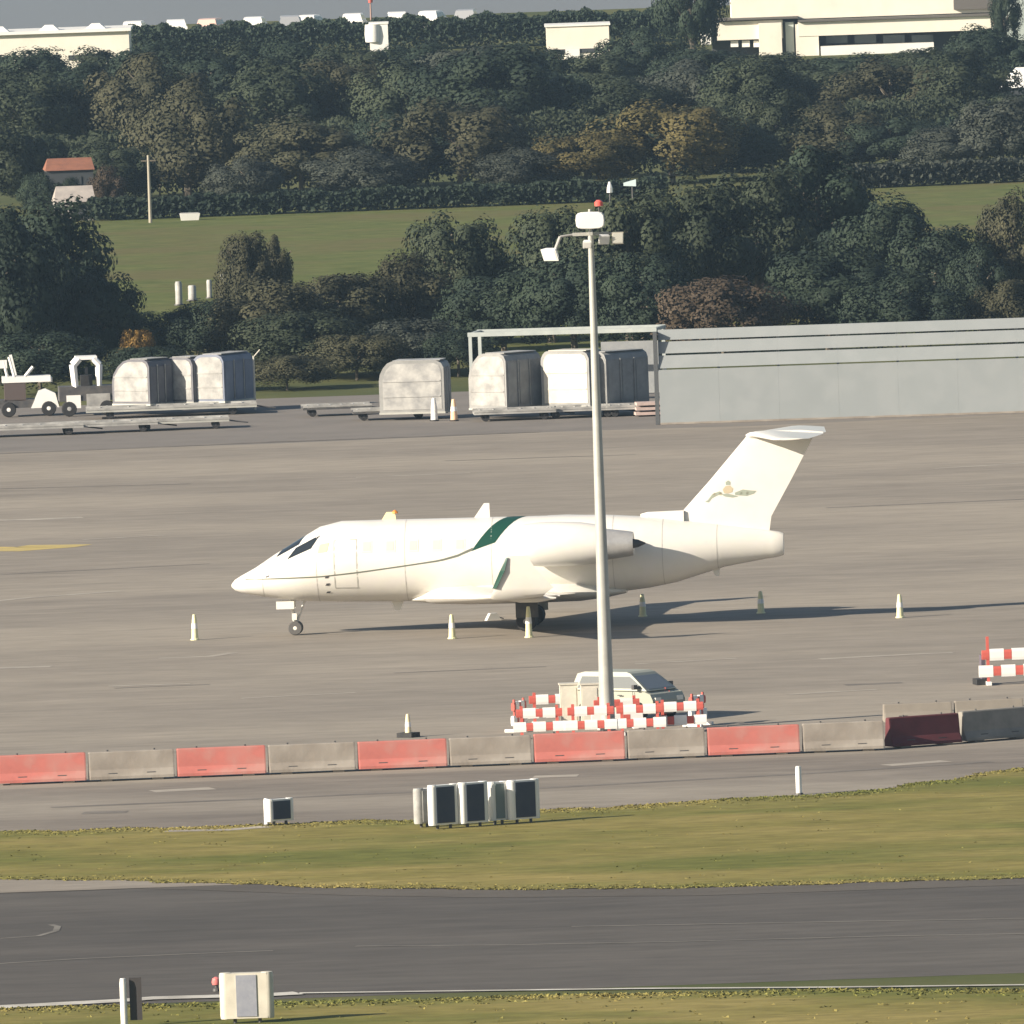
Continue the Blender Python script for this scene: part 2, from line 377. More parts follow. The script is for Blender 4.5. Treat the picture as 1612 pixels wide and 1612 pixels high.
# cabin windows with white blinds, door outline
BL = mat('window_blind', (.50, .50, .48), .2); FR = mat('window_rim', (.62, .60, .56), .4)
for k in range(5):
    x = 4.75 + k * .78
    f = glaze('cabin_window', FR, x - .17, x + .17, 15, 33, .0, .006)
    g = glaze('pane', BL, x - .12, x + .12, 17.5, 30.5, .0, .010, f)
mb = MB()
for x0, x1, a0, a1 in ((3.62, 3.66, -38, 36), (4.38, 4.42, -38, 36), (3.66, 4.38, 34.6, 36), (3.66, 4.38, -38, -36.5)):
    vs = [fus(x, R(a0 + (a1 - a0) * j / 6), .006) for x in (x0, x1) for j in range(7)]
    mb.add(vs, [(j, j + 1, j + 8, j + 7) for j in range(6)])
dr = mb.build('entry_door_seam', mat('seam_grey', (.40, .39, .35), .6), fusel)
for z in (1.98, 1.72, 1.45):     # small dark fittings beside the door
    glaze('door_fitting', DMET, 3.30, 3.42, math.degrees(fus_ang(3.3, z)) - 2, math.degrees(fus_ang(3.3, z)) + 2, .05, .01)
glaze('static_port', DMET, 1.28, 1.40, 6, 12, 0, .008)
for x in (1.15, 3.02, 6.0, 8.9, 12.95, 14.6, 16.4):
    vs = [fus(x + dx, R(-85 + 170 * j / 24), .0035) for dx in (0, .022) for j in range(25)]
    MB().add(vs, [(j, j + 1, j + 26, j + 25) for j in range(24)]).build('panel_seam', mat('panel_seam_grey', (.50, .48, .44), .5), fusel, True)
# wing-body fairing
mb = MB(); rings = []
for x, hw, zt, zb in ((6.1, .5, 1.15, 1.02), (6.8, 1.1, 1.45, .92), (8.0, 1.50, 1.62, .86), (10.2, 1.55, 1.66, .84), (11.8, 1.35, 1.6, .86), (12.7, .9, 1.4, .96), (13.3, .4, 1.25, 1.08)):
    rings.append([(x - OX, hw * math.cos(2 * math.pi * i / 20), (zt + zb) / 2 + (zt - zb) / 2 * math.sin(2 * math.pi * i / 20)) for i in range(20)])
mb.loft(rings).build('wing_fairing', JETW, ac, True)
# wings
AF = [(0, 0), (.02, .035), (.10, .066), (.30, .075), (.60, .048), (1.0, .004), (.6, -.030), (.3, -.045), (.08, -.036), (.02, -.02)]
def foil(x0, chord, y, z, tk=1.0, twist=0.0): return [(x0 + a * chord - OX, y, z + b * chord * tk - a * chord * math.tan(twist)) for a, b in AF]
for sgn, nm in ((-1, 'port'), (1, 'far')):
    mb = MB(); mb.loft([foil(6.55, 5.2, sgn * .9, 1.14), foil(7.55, 3.85, sgn * 3.0, 1.24, 1.05), foil(8.65, 2.45, sgn * 6.5, 1.42), foil(9.55, 1.75, sgn * 9.45, 1.60)])
    wg = mb.build('wing', JETW, ac, True)
    mb = MB()
    def wl(x0, c, yo, z): return [(x0 + a * c - OX, sgn * yo - sgn * b * c * .3, z) for a, b in AF]
    mb.loft([foil(9.55, 1.75, sgn * 9.45, 1.60), [(p[0] + .1, sgn * 9.62, 1.60 + .10 + (p[2] - 1.6) * .6) for p in foil(9.5, 1.8, 0, 1.60)], wl(9.72, 1.95, 9.70, 1.90), wl(9.98, 1.12, 9.82, 2.55), wl(10.2, .66, 9.88, 2.98)])
    wgt = mb.build('winglet', JETW, wg, True)
    mb = MB()     # dark green leading edge band on the winglet
    mb.loft([[(9.66 - OX, sgn * 9.74, 1.92), (9.80 - OX, sgn * 9.80, 1.92), (9.80 - OX, sgn * 9.62, 1.92)], [(9.94 - OX, sgn * 9.86, 2.50), (10.10 - OX, sgn * 9.92, 2.50), (10.10 - OX, sgn * 9.76, 2.50)], [(10.16 - OX, sgn * 9.9, 2.93), (10.22 - OX, sgn * 9.93, 2.93), (10.22 - OX, sgn * 9.86, 2.93)]])
    mb.build('leading_edge_band', GREEN, wgt)
    for yy, xx in ((4.1, 10.6), (6.8, 10.7)):
        mb = MB(); mb.loft([[(xx + t - OX, sgn * yy + r * math.cos(a), 1.22 + .035 * yy - .08 + r * math.sin(a)) for a in [2 * math.pi * i / 8 for i in range(8)]] for t, r in ((-.9, .03), (-.4, .12), (.2, .13), (.8, .03))])
        mb.build('flap_track_fairing', JETW, wg, True)
# engines: near nacelle and far nacelle with pylons
for sgn in (-1, 1):
    cy, cz = sgn * 2.12, 2.90
    mb = MB(); n = 24
    prof = [(.50, 10.30), (.56, 10.06), (.62, 10.0), (.68, 10.12), (.735, 10.6), (.745, 11.2), (.72, 12.0), (.64, 12.6)]
    rings = [[(x - OX, cy + r * math.cos(2 * math.pi * i / n), cz - max(0, x - 11.5) * .03 + r * math.sin(2 * math.pi * i / n)) for i in range(n)] for r, x in prof]
    mb.loft(rings, cap0=False, cap1=True); nac = mb.build('engine_nacelle', JETW, ac, True)
    mb = MB(); mb.lathe([(.0, 10.32), (.48, 10.32), (.52, 10.36)], (-OX, cy, cz), 20, 'X'); mb.build('intake_fan', DMET, nac)
    mb = MB(); mb.lathe([(.0, 10.05), (.05, 10.08), (.16, 10.33)], (-OX, cy, cz), 12, 'X'); mb.build('spinner', STEEL, nac, True)
    mb = MB(); mb.lathe([(.56, 12.56), (.50, 13.0), (.43, 13.55), (.39, 13.75), (.34, 13.72)], (-OX, cy, cz - .06), 20, 'X'); mb.build('exhaust_nozzle', mat('nozzle_metal', (.55, .54, .52), .35, c2=(.42, .41, .40), scale=3, metal=.4), nac, True)
    mb = MB(); mb.lathe([(.18, 13.6), (.13, 13.9), (.02, 14.15)], (-OX, cy, cz - .06), 12, 'X'); mb.build('tail_plug', DMET, nac, True)
    mb = MB(); mb.loft([[(10.9 + a * 2.6 - OX, sgn * yy, 2.98 + b * 2.2) for a, b in AF] for yy in (1.0, 1.62)]); mb.build('engine_pylon', JETW, ac, True)
# fin with dorsal fairing
def vfoil(xl, xt, z, tk=.2): return [(xl + a * (xt - xl) - OX, b * (xt - xl) * tk, z) for a, b in [(0, 0), (.03, .04), (.12, .075), (.35, .09), (.7, .05), (1, .006), (1, -.006), (.7, -.05), (.35, -.09), (.12, -.075), (.03, -.04)]]
mb = MB(); mb.loft([vfoil(14.6, 18.12, 2.9), vfoil(15.02, 18.22, 3.5), vfoil(16.2, 18.95, 4.75), vfoil(17.42, 19.72, 6.12), vfoil(17.55, 19.85, 6.28)])
fin = mb.build('tail_fin', JETW, ac, True)
mb = MB(); mb.loft([[(13.85 - OX, -.05, 3.3), (13.85 - OX, .05, 3.3), (13.85 - OX, .05, 3.70), (13.85 - OX, -.05, 3.70)], [(14.1 - OX, -.16, 3.3), (14.1 - OX, .16, 3.3), (14.1 - OX, .12, 3.76), (14.1 - OX, -.12, 3.76)], [(15.3 - OX, -.20, 3.2), (15.3 - OX, .20, 3.2), (15.3 - OX, .13, 3.78), (15.3 - OX, -.13, 3.78)]])
mb.build('dorsal_fairing', JETW, ac)
def fin_y(x, z):   # port skin of the fin at x, z
    zs = [(2.9, 14.6, 18.12), (3.5, 15.02, 18.22), (4.75, 16.2, 18.95), (6.12, 17.42, 19.72)]
    for a, b in zip(zs, zs[1:]):
        if a[0] <= z <= b[0]:
            t = (z - a[0]) / (b[0] - a[0]); xl = a[1] + (b[1] - a[1]) * t; xt = a[2] + (b[2] - a[2]) * t; break
    u = (x - xl) / (xt - xl); pr = [(0, 0), (.03, .04), (.12, .075), (.35, .09), (.7, .05), (1, .006)]
    for a, b in zip(pr, pr[1:]):
        if a[0] <= u <= b[0]: return -(a[1] + (b[1] - a[1]) * (u - a[0]) / (b[0] - a[0])) * (xt - xl) * .2 - .008
    return -.02
def decal(name, m, pts):
    mb = MB(); mb.add([(x - OX, fin_y(x, z), z) for x, z in pts], [tuple(range(len(pts)))]); return mb.build(name, m, fin)
EMG = mat('emblem_grey_green', (.30, .33, .27), .5); EMO = mat('emblem_ochre', (.46, .39, .27), .5)
decal('emblem_wing', EMG, [(16.02, 4.05), (16.12, 4.10), (16.28, 4.30), (16.52, 4.38), (16.62, 4.32), (16.42, 4.24), (16.26, 4.16), (16.14, 4.02)])
decal('emblem_wing', EMG, [(17.02, 4.32), (17.30, 4.42), (17.55, 4.38), (17.75, 4.36), (17.66, 4.27), (17.42, 4.20), (17.22, 4.22), (17.04, 4.24)])
decal('emblem_wing', EMG, [(16.56, 4.28), (16.7, 4.20), (16.95, 4.16), (17.15, 4.19), (16.95, 4.26), (16.75, 4.30)])
decal('emblem_crest', EMO, [(16.66, 4.32), (16.80, 4.30), (16.94, 4.34), (16.98, 4.46), (16.88, 4.56), (16.72, 4.55), (16.63, 4.44)])
decal('emblem_crown', EMG, [(16.74, 4.58), (16.88, 4.58), (16.90, 4.68), (16.82, 4.74), (16.73, 4.68)])
for x in (16.3, 16.5, 17.2, 17.4): decal('emblem_feather', EMO, [(x, 4.26), (x + .07, 4.24), (x + .10, 4.32), (x + .03, 4.34)])
# tailplane
for sgn in (-1, 1):
    def tp(x0, c, yy, z): return [(x0 + a * c - OX, sgn * yy, z + b * c * .75) for a, b in AF]
    mb = MB(); mb.loft([tp(17.52, 2.5, .0, 6.22), tp(17.80, 2.3, .6, 6.22), tp(18.62, 1.2, 3.85, 6.24), tp(18.86, .8, 4.0, 6.25)]); mb.build('tailplane', JETW, ac, True)
mb = MB(); mb.lathe([(.03, 17.46), (.10, 17.6), (.14, 18.1), (.14, 19.3), (.05, 20.05)], (-OX, 0, 6.22), 12, 'X'); mb.build('tail_bullet', JETW, ac, True)
# aerials and small fittings
def blade(name, x, z0, z1, l0, l1, sweep, m=JETW, y=0.0):
    mb = MB(); mb.loft([[(x - OX, y - .025, z0), (x + l0 - OX, y - .025, z0), (x + l0 - OX, y + .025, z0), (x - OX, y + .025, z0)], [(x + sweep - OX, y - .012, z1), (x + sweep + l1 - OX, y - .012, z1), (x + sweep + l1 - OX, y + .012, z1), (x + sweep - OX, y + .012, z1)]])
    return mb.build(name, m, ac)
blade('blade_aerial', 8.25, 3.72, 4.22, .55, .18, .36)
blade('blade_aerial', 5.15, 3.74, 4.02, .5, .28, .18, mat('aerial_cream', (.78, .68, .40), .5))
blade('blade_aerial', 5.4, 1.05, .72, .42, .18, .10)
blade('blade_aerial', 16.1, 2.0, 1.55, .35, .14, .18)
mb = MB(); mb.lathe([(.10, 0), (.09, .06), (.03, .11)], (5.62 - OX, 0, 3.97), 8); mb.build('beacon', ORANGE, ac, True)
# landing gear
def wheel(mbt, mbr, x, y, r, wd):
    mbt.lathe([(r * .55, -wd / 2), (r * .9, -wd / 2), (r, -wd / 4), (r, wd / 4), (r * .9, wd / 2), (r * .55, wd / 2)], (x, y, r), 16, 'Y')
    mbr.lathe([(r * .2, -wd * .52), (r * .56, -wd * .42), (r * .56, wd * .42), (r * .2, wd * .52)], (x, y, r), 12, 'Y')
ng = MB(); ng.tube((0.0, 0, .3), (-.12, 0, 1.25), .07); ng.tube((.05, 0, .42), (.35, 0, 1.2), .04); ng.box(-.02, 0, .62, .16, .26, .22)
ngo = ng.build('nose_gear', JETW, ac)
for y in (-.17, .17):
    t_, r_ = MB(), MB(); wheel(t_, r_, 0, y, .24, .16); wo = t_.build('tyre', mat('grey_rubber', (.10, .095, .09), .7), ngo, True); r_.build('rim', JETW, ngo, True)
for y in (-.30, .30): MB().box(-.30, y, 1.02, .60, .02, .26).build('nose_gear_door', JETW, ac)
mb = MB(); mb.lathe([(.10, -.02), (.10, .04), (.02, .07)], (-.05, 0, .66), 8, 'X'); mb.build('taxi_lamp', mat('lamp_glass', (.8, .78, .7), .15), ngo)
for sgn in (-1, 1):
    mg = MB(); x = 10.05 - OX; mg.tube((x, sgn * 1.6, .4), (x - .1, sgn * 1.65, 1.25), .10); mg.tube((x + .25, sgn * 1.5, .5), (x - .5, sgn * 1.2, 1.15), .05); mg.box(x, sgn * 1.6, .42, .5, .3, .14)
    mgo = mg.build('main_gear', DMET, ac)
    for dy in (-.24, .24):
        t_, r_ = MB(), MB(); wheel(t_, r_, x, sgn * 1.6 + dy, .34, .24); t_.build('tyre', DARK, mgo, True); r_.build('rim', ALU, mgo, True)
    mb = MB(); mb.box(x + .05, sgn * 1.98, .78, .75, .03, .62); mb.build('gear_door', DMET if sgn < 0 else JETW, mgo)
pc = G(776, 977); e = thing('wheel_chock', 'small pale wheel chock on the apron ahead of the jet main wheels', 'chock', (pc.x, pc.y, .012), R(20)); MB().prism([(-.26, 0), (.26, 0), (.12, .24), (-.12, .24)], -.12, .12).build('wedge', JETW, e); MB().tube((.2, 0, .1), (.45, .2, .03), .02, n=6).build('rope', DMET, e)

# cones round the aircraft
def cone(px, py_base, h, label, name='traffic_cone', body=CONEW, group='pale cones set out round the jet', r=.125):
    p = G(px, py_base); e = thing(name, label, 'cone', (p.x, p.y, .012), random.uniform(-.6, .6), group)
    MB().lathe([(r * 1.25, 0), (r * 1.2, .035), (r, .05)], (0, 0, 0), 12).build('base', body if body is CONEW else DARK, e)
    MB().lathe([(r * .95, .05), (r * .85, h * .35), (r * .68, h * .75), (r * .45, h), (r * .1, h + .01)], (0, 0, 0), 12).build('cone_body', body, e, True)
    MB().lathe([(r * .86, h * .45), (r * .76, h * .66)], (0, 0, 0), 12).build('reflective_band', WHITE, e, True)
    return e
cone(307, 1008, .85, 'pale cone standing alone ahead of the jet nose')
cone(712, 1006, .80, 'pale cone under the jet, ahead of the main wheels')
cone(833, 1004, 1.02, 'pale cone in front of the jet main wheels')
cone(1012, 971, .75, 'pale cone just right of the tall lamp mast, under the tail')
cone(1198, 966, .74, 'pale cone below the jet tail cone')
cone(1417, 973, .78, 'rightmost pale cone, standing clear behind the jet')
c_ = cone(643, 1161, .70, 'pale cone with dark base behind the red concrete blocks', body=mat('amber_cone', (.78, .66, .42), .5), group=None, r=.11)
MB().box(0, 0, .07, .52, .52, .14).build('weighted_foot', DARK, c_)

# ================================================================== lamp mast
mp = G(957, 1156); e = thing('lamp_mast', 'tall grey lamp mast with floodlights and red light on top', 'lamp mast', (mp.x, mp.y, .012))
HM = 15.2
MB().lathe([(.24, 0), (.235, .3), (.165, 6.5), (.11, 12.8), (.085, HM)], (0, 0, 0), 14).build('pole', STEEL, e, True)
MB().lathe([(.36, 0), (.36, .06), (.30, .10)], (0, 0, 0), 12).build('base_plate', DMET, e)
hf = MB(); hf.box(0, 0, HM, 1.1, .12, .10); hf.box(0, 0, HM + .02, .12, 1.0, .10); hf.tube((0, 0, HM - .1), (0, 0, HM + .75), .05); hfo = hf.build('head_frame', STEEL, e)
def flood(x, y, z, rx, rz, w_=.5, h_=.36, d_=.2, m=WHITE):
    f = MB().loft([[(-w_ / 2, -d_ / 2, -h_ / 2), (w_ / 2, -d_ / 2, -h_ / 2), (w_ / 2, -d_ / 2, h_ / 2), (-w_ / 2, -d_ / 2, h_ / 2)], [(-w_ * .35, d_ / 2, -h_ * .35), (w_ * .35, d_ / 2, -h_ * .35), (w_ * .35, d_ / 2, h_ * .35), (-w_ * .35, d_ / 2, h_ * .35)]]).build('floodlight', m, hfo)
    f.location = (x, y, z); f.rotation_euler = (rx, 0, rz)
    g = MB().box(0, -d_ / 2 - .006, 0, w_ * .86, .01, h_ * .8).build('lens', m if m is WHITE else mat('lamp_glass', (.8, .78, .7), .15), f); return f
bx = MB(); rr = []
for a in range(16):
    t = 2 * math.pi * a / 16; cx = math.copysign(abs(math.cos(t)) ** .5, math.cos(t)); sz = math.copysign(abs(math.sin(t)) ** .5, math.sin(t)); rr.append((cx * .44, sz * .26))
bx.loft([[(x * .92, -.16, z * .92) for x, z in rr], [(x, -.12, z) for x, z in rr], [(x, .12, z) for x, z in rr], [(x * .9, .18, z * .9) for x, z in rr]])
o = bx.build('lamp_housing', WHITE, hfo); o.location = (0, -.28, HM + .42)
flood(-1.22, -.1, HM - .55, R(28), R(-32), .52, .40)
flood(-.12, -.3, HM - .28, R(25), 0, .26, .22)
flood(.38, -.2, HM - .15, R(25), R(15), .34, .30)
flood(.80, -.1, HM - .12, R(15), R(8), .36, .38, m=CREAM)
arm = MB(); arm.tube((-.5, 0, HM), (-.92, -.05, HM - .05), .035); arm.tube((-.92, -.05, HM - .05), (-1.08, -.08, HM - .42), .05); arm.tube((.5, 0, HM), (.85, -.05, HM - .02), .035); arm.build('bracket_arm', DULLW, hfo)
MB().lathe([(.02, -.02), (.13, 0), (.13, .12), (.06, .18)], (.28, 0, HM + .84), 10).build('obstruction_light', mat('red_lens', (.70, .12, .10), .2), e, True)
MB().tube((.28, 0, HM + .0), (.28, 0, HM + .84), .025).build('light_spike', DMET, e)
# cabinets by the mast
for px, lab in ((897, 'cream cabinet left of its twin beside the lamp mast'), (930, 'cream cabinet next to the lamp mast foot')):
    p = G(px, 1146); e = thing('electrical_cabinet', lab, 'cabinet', (p.x, p.y, .012), R(3), 'cream cabinets by the mast')
    MB().box(0, 0, .68, .54, .42, 1.28).build('housing', CREAM, e); MB().box(0, 0, 1.345, .60, .48, .05).build('lid', CREAM, e); MB().box(0, -.218, .70, .44, .015, 1.05).build('door', CREAM, e); MB().box(0, 0, .02, .6, .5, .04).build('plinth', CONC, e)

# ================================================================== red and white barrier boards
def board_barrier(p, rz, label, L=1.5, h=1.0, group='red and white barrier boards round the lamp mast', seed=0):
    rnd = random.Random(seed); e = thing('barrier_board', label, 'barrier', (p.x, p.y, .012), rz, group)
    for zi, z in enumerate((.36, .78)):
        n = 5; seg = L / n
        for k in range(n):
            red = (k + zi) % 2 == 1; sg = seg * (1.30 if not red else .70)
            x = -L / 2 + seg * (k + .5)
            bd = MB(); hh = .15 if not red else .12
            bd.xprism([(-.04, z - hh), (.04, z - hh), (.055, z - hh * .5), (.055, z + hh * .5), (.04, z + hh), (-.04, z + hh), (-.055, z + hh * .5), (-.055, z - hh * .5)], x - sg / 2 + .004, x + sg / 2 - .004)
            bd.build('red_board' if red else 'white_board', RED if red else WHITE, e)
    for sx in (-1, 1):
        MB().box(sx * L * .36, 0, h * .5, .09, .05, h).build('post', RED, e); MB().box(sx * L * .36, 0, .05, .14, .62, .09).build('foot', WHITE, e)
    return e
bl = [((850, 1163), 0, 'red and white barrier board at the left end of the front row by the mast'),
      ((931, 1160), 0, 'red and white barrier board in front of the cream cabinets'),
      ((1008, 1157), 0, 'red and white barrier board right of the mast in the front row'),
      ((1072, 1153), 0, 'red and white barrier board at the right end of the front row by the mast'),
      ((870, 1141), 2, 'red and white barrier board behind the front row, left of the cabinets'),
      ((1020, 1135), -3, 'red and white barrier board behind the front row, right of the mast'),
      ((1099, 1143), 62, 'red and white barrier board set crosswise at the right end by the mast'),
      ((972, 1148), 5, 'red and white barrier board just behind the front row, at the mast foot'),
      ((818, 1152), 66, 'red and white barrier board set crosswise at the left end by the mast')]
for i, ((px, py), rz, lab) in enumerate(bl): board_barrier(G(px, py), R(rz + 3), lab, seed=i, L=1.1 if rz > 50 else 1.5)
e = board_barrier(G(1588, 1078), R(4), 'red and white barrier board at the right edge of the picture', L=1.75, h=1.25, group=None, seed=31)
e.scale = (1, 1, 1.22)
p = G(1545, 1078); q = thing('barrier_side_shadow', 'dark block built as side shadow left of the barrier at the right edge', 'side shadow', (p.x, p.y, .012), R(10))
MB().box(0, 0, .09, .42, .7, .18).build('block', DARK, q); MB().box(.05, 0, .55, .12, .3, .75).build('upright', mat('purple_grey', (.12, .10, .13), .6), q)  # dark block and upright put in for the barrier's side shadow

# ================================================================== concrete blocks
jr = random.Random(3)
def jersey(p0, p1, m, label, h=.86, group='concrete blocks in a row along the apron edge'):
    d = p1 - p0; d.z = 0; L = d.length; mid = (p0 + p1) / 2
    e = thing('concrete_block', label, 'concrete barrier', (mid.x, mid.y, .022), math.atan2(d.y, d.x) + jr.uniform(-.012, .012), group)
    g = L / 2 - .025; h += jr.uniform(-.015, .015)
    prof = [(-.29, .05), (-.29, .13), (-.17, .33), (-.105, h - .03), (-.08, h), (.08, h), (.105, h - .03), (.17, .33), (.29, .13), (.29, .05)]
    mb = MB(); mb.loft([[(-g, y * .96, z * .985) for y, z in prof], [(-g + .04, y, z) for y, z in prof], [(g - .04, y, z) for y, z in prof], [(g, y * .96, z * .985) for y, z in prof]]); mb.build('block_body', m, e)
    for s in (-1, 1):
        MB().box(s * g * .6, 0, .028, .34, .5, .05).build('foot_pad', CONC, e)
        MB().tube((s * g * .55, 0, h - .01), (s * g * .55, 0, h + .05), .03, n=6).build('lifting_eye', DMET, e)
        MB().box(s * g * .45, -.232, .20, .26, .03, .06).build('lifting_slot', DMET, e)
    return e
yb = lambda x: 1236.5 - .0400 * x
red_x = [(-4, 137), (278, 420), (563, 705), (840, 985), (1113, 1260)]
grey_x = [(-145, -6), (139, 276), (422, 561), (707, 838), (987, 1111), (1263, 1393)]
rl = ['leftmost salmon red concrete block, at the left edge of the picture', 'salmon red concrete block, second from the left edge', 'salmon red concrete block in front of the single cone', 'salmon red concrete block in front of the lamp mast', 'salmon red concrete block right of the lamp mast, rightmost of the bright red ones']
gl = ['', 'bare concrete block between the two leftmost red blocks', 'bare concrete block left of the red block with a cone behind', 'bare concrete block left of the red block at the lamp mast', 'bare concrete block right of the lamp mast, between two red blocks', 'bare concrete block between the last bright red block and the maroon one']
for (a, b), lab in zip(red_x, rl): jersey(G(a, yb(a)), G(b, yb(b)), BRED, lab)
for (a, b), lab in zip(grey_x, gl):
    if lab: jersey(G(a, yb(a)), G(b, yb(b)), CONC, lab)
jersey(G(1397, 1179), G(1509, 1171), SHADED_RED, 'red concrete block with its shade painted as maroon, where the row turns away', .92)
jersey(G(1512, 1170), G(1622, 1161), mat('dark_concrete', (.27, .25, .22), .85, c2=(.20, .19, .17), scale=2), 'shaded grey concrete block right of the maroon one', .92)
PC = mat('pale_concrete', (.255, .228, .19), .85, c2=(.215, .19, .16), scale=1.5, bump=.2)
for k, (a, b) in enumerate(((1390, 1500), (1502, 1612), (1614, 1730))):
    if k < 2: jersey(G(a, 1140 - (a - 1390) * .042), G(b, 1140 - (b - 1390) * .042), PC, ('pale concrete block in the back row, behind the maroon block', 'pale concrete block in the back row at the right edge')[k], .60, 'pale back row blocks')

# ================================================================== airfield signs and posts on the grass
def sign_box(px, py, W, H, T, rz, face, label, edge=WHITE, group=None, frame=.055):
    p = G(px, py); e = thing('airfield_sign', label, 'sign', (p.x, p.y, .03), R(rz), group)
    z0 = .12
    MB().box(0, 0, z0 + H / 2, W, T, H).build('sign_case', edge, e)
    MB().box(0, -T / 2 - .012, z0 + H / 2, W - 2 * frame, .02, H - .10).build('sign_face', face, e)
    MB().box(0, T / 2 + .012, z0 + H / 2, W - 2 * frame, .02, H - .10).build('sign_face', face, e)
    for s in (-1, 1):
        MB().lathe([(.045, 0), (.045, z0)], (s * W * .3, 0, 0), 8).build('leg', DMET, e)
        c = MB().lathe([(T * .48, z0 - .01), (T * .52, z0 + .06), (T * .52, z0 + H - .06), (T * .46, z0 + H + .012)], (s * W / 2, 0, 0), 10).build('end_cap', edge, e, True)
    return e
g4 = 'dark backed sign boxes in a row on the verge'
sign_box(699, 1306, .70, 1.12, .26, 30, NAVY, 'dark sign box at the left end of the row on the verge', group=g4)
sign_box(746, 1303, .68, 1.14, .26, 30, NAVY, 'dark sign box second from left in the row on the verge', group=g4)
sign_box(785, 1299, .40, 1.08, .24, 32, mat('grey_teal_panel', (.16, .20, .20), .5), 'narrow grey-green sign box between two dark ones on the verge', group=g4)
sign_box(825, 1297, .74, 1.10, .26, 28, NAVY, 'dark sign box at the right end of the row on the verge', group=g4)
sign_box(668, 1304, .30, .98, .30, 24, DULLW, 'small pale box left of the row of dark signs', edge=DULLW)
sign_box(441, 1300, .66, .62, .22, 32, NAVY, 'single small dark sign box with white edge on the left verge', frame=.04)
def post(px, py, h, r, label, name='marker_post', m=WHITE, cat='post', group=None):
    p = G(px, py); e = thing(name, label, cat, (p.x, p.y, .02), 0, group)
    MB().lathe([(r, 0), (r, h * .9), (r * .8, h)], (0, 0, 0), 10).build('shaft', m, e, True)
    MB().lathe([(r * 1.5, 0), (r * 1.4, .05)], (0, 0, 0), 10).build('foot', DMET, e); return e
post(420, 1301, .78, .07, 'short white post left of the small dark sign box')
post(1258, 1252, .82, .085, 'white marker post on the back edge of the verge')
# near signs at the bottom
sign_box(390, 1612, 1.02, 1.12, .30, -2, GREYB, 'white framed sign box with grey-blue centre at the bottom edge', edge=CREAM, frame=.26)
e = post(196, 1618, 1.20, .085, 'white marker post with its shadow side built as a dark slab, at the bottom left edge')
MB().box(.30, .10, .68, .30, .06, 1.05).build('shade_slab', mat('shade_brown', (.05, .045, .045), .6), e)  # dark slab put in for the post's shadow side
p = G(341, 1562); e = thing('edge_light', 'small red edge light left of the bottom sign box', 'light', (p.x, p.y, .03))
MB().lathe([(.10, 0), (.09, .06), (.04, .09), (.04, .16)], (0, 0, 0), 10).build('stem', DMET, e); MB().lathe([(.10, .16), (.12, .22), (.10, .32), (.03, .36)], (0, 0, 0), 10).build('lens', mat('pink_red_lens', (.60, .18, .17), .3), e, True)

# ================================================================== vehicle behind the mast
def vehicle(name, label, loc, rz, body_m, L=3.7, W=1.62, H=1.62, cat='car', detail=True, group=None, glass=GLASS, wb=.50, wt=.12):
    e = thing(name, label, cat, loc, rz, group); hL = L / 2
    low = [(-hL, .28), (-hL, .75), (-hL + .06, .98), (hL * (wb - .08), .96), (hL - .10, .86), (hL, .66), (hL, .28)]
    mb = MB(); mb.loft([[(x, -W / 2 + .06, z) for x, z in low], [(x, -W / 2, z * .98 + .01) for x, z in low], [(x, W / 2, z * .98 + .01) for x, z in low], [(x, W / 2 - .06, z) for x, z in low]]); bd = mb.build('body', body_m, e)
    cab = [(-hL + .06, .97), (-hL + .22, H - .06), (-hL + .5, H), (hL * (wt - .10), H), (hL * wt, H - .05), (hL * wb, .95)]
    k = W / 2 - .05
    mb = MB(); mb.loft([[(x, -k + (.16 * (z - .95) / (H - .95)), z) for x, z in cab], [(x, k - (.16 * (z - .95) / (H - .95)), z) for x, z in cab]]); cb = mb.build('cabin', body_m, e)
    def inset(xa, za, s_): return (xa, s_ * (k + .008 - (.16 * (za - .95) / (H - .95))), za)
    for s_ in (-1, 1):
        for x0, x1, x2, x3 in ((-hL + .30, -.25, -.25, -hL + .42), (-.17, hL * (wb - .10), hL * wt, -.17)):
            mb = MB(); mb.add([inset(x0, 1.03, s_), inset(x1, 1.03, s_), inset(x2, H - .14, s_), inset(x3, H - .14, s_)], [(0, 1, 2, 3)]); mb.build('side_window', glass, cb)
    def slope(z): t = (z - .95) / (H - .05 - .95); return hL * wb + (hL * wt - hL * wb) * t + .012
    def ky(z): return k - .10 - .12 * (z - .95) / (H - .95)
    mb = MB(); mb.add([(slope(1.01), -ky(1.01), 1.01), (slope(1.01), ky(1.01), 1.01), (slope(H - .12), ky(H - .12), H - .12), (slope(H - .12), -ky(H - .12), H - .12)], [(0, 1, 2, 3)]); mb.build('windscreen', mat('windscreen_glass', (.22, .24, .25), .2, spec=.6), cb)
    if detail:
        for sx in (-1, 1):
            for s_ in (-1, 1):
                t_, r_ = MB(), MB(); wheel(t_, r_, 0, 0, .31, .20); tw = t_.build('tyre', DARK, e, True); r_.build('rim', ALU, tw, True); tw.location = (sx * hL * .62, s_ * (W / 2 - .08), 0)
        for s_ in (-1, 1):
            MB().box(hL - .02, s_ * W * .34, .68, .08, .28, .14).build('headlight', mat('lamp_glass', (.8, .78, .7), .15), bd)
            MB().box(-hL + .0, s_ * W * .38, .78, .06, .16, .2).build('tail_light', RED, bd)
        MB().box(hL, 0, .40, .08, W * .92, .16).build('bumper', DMET, bd)
    return e
p = G(988, 1134)
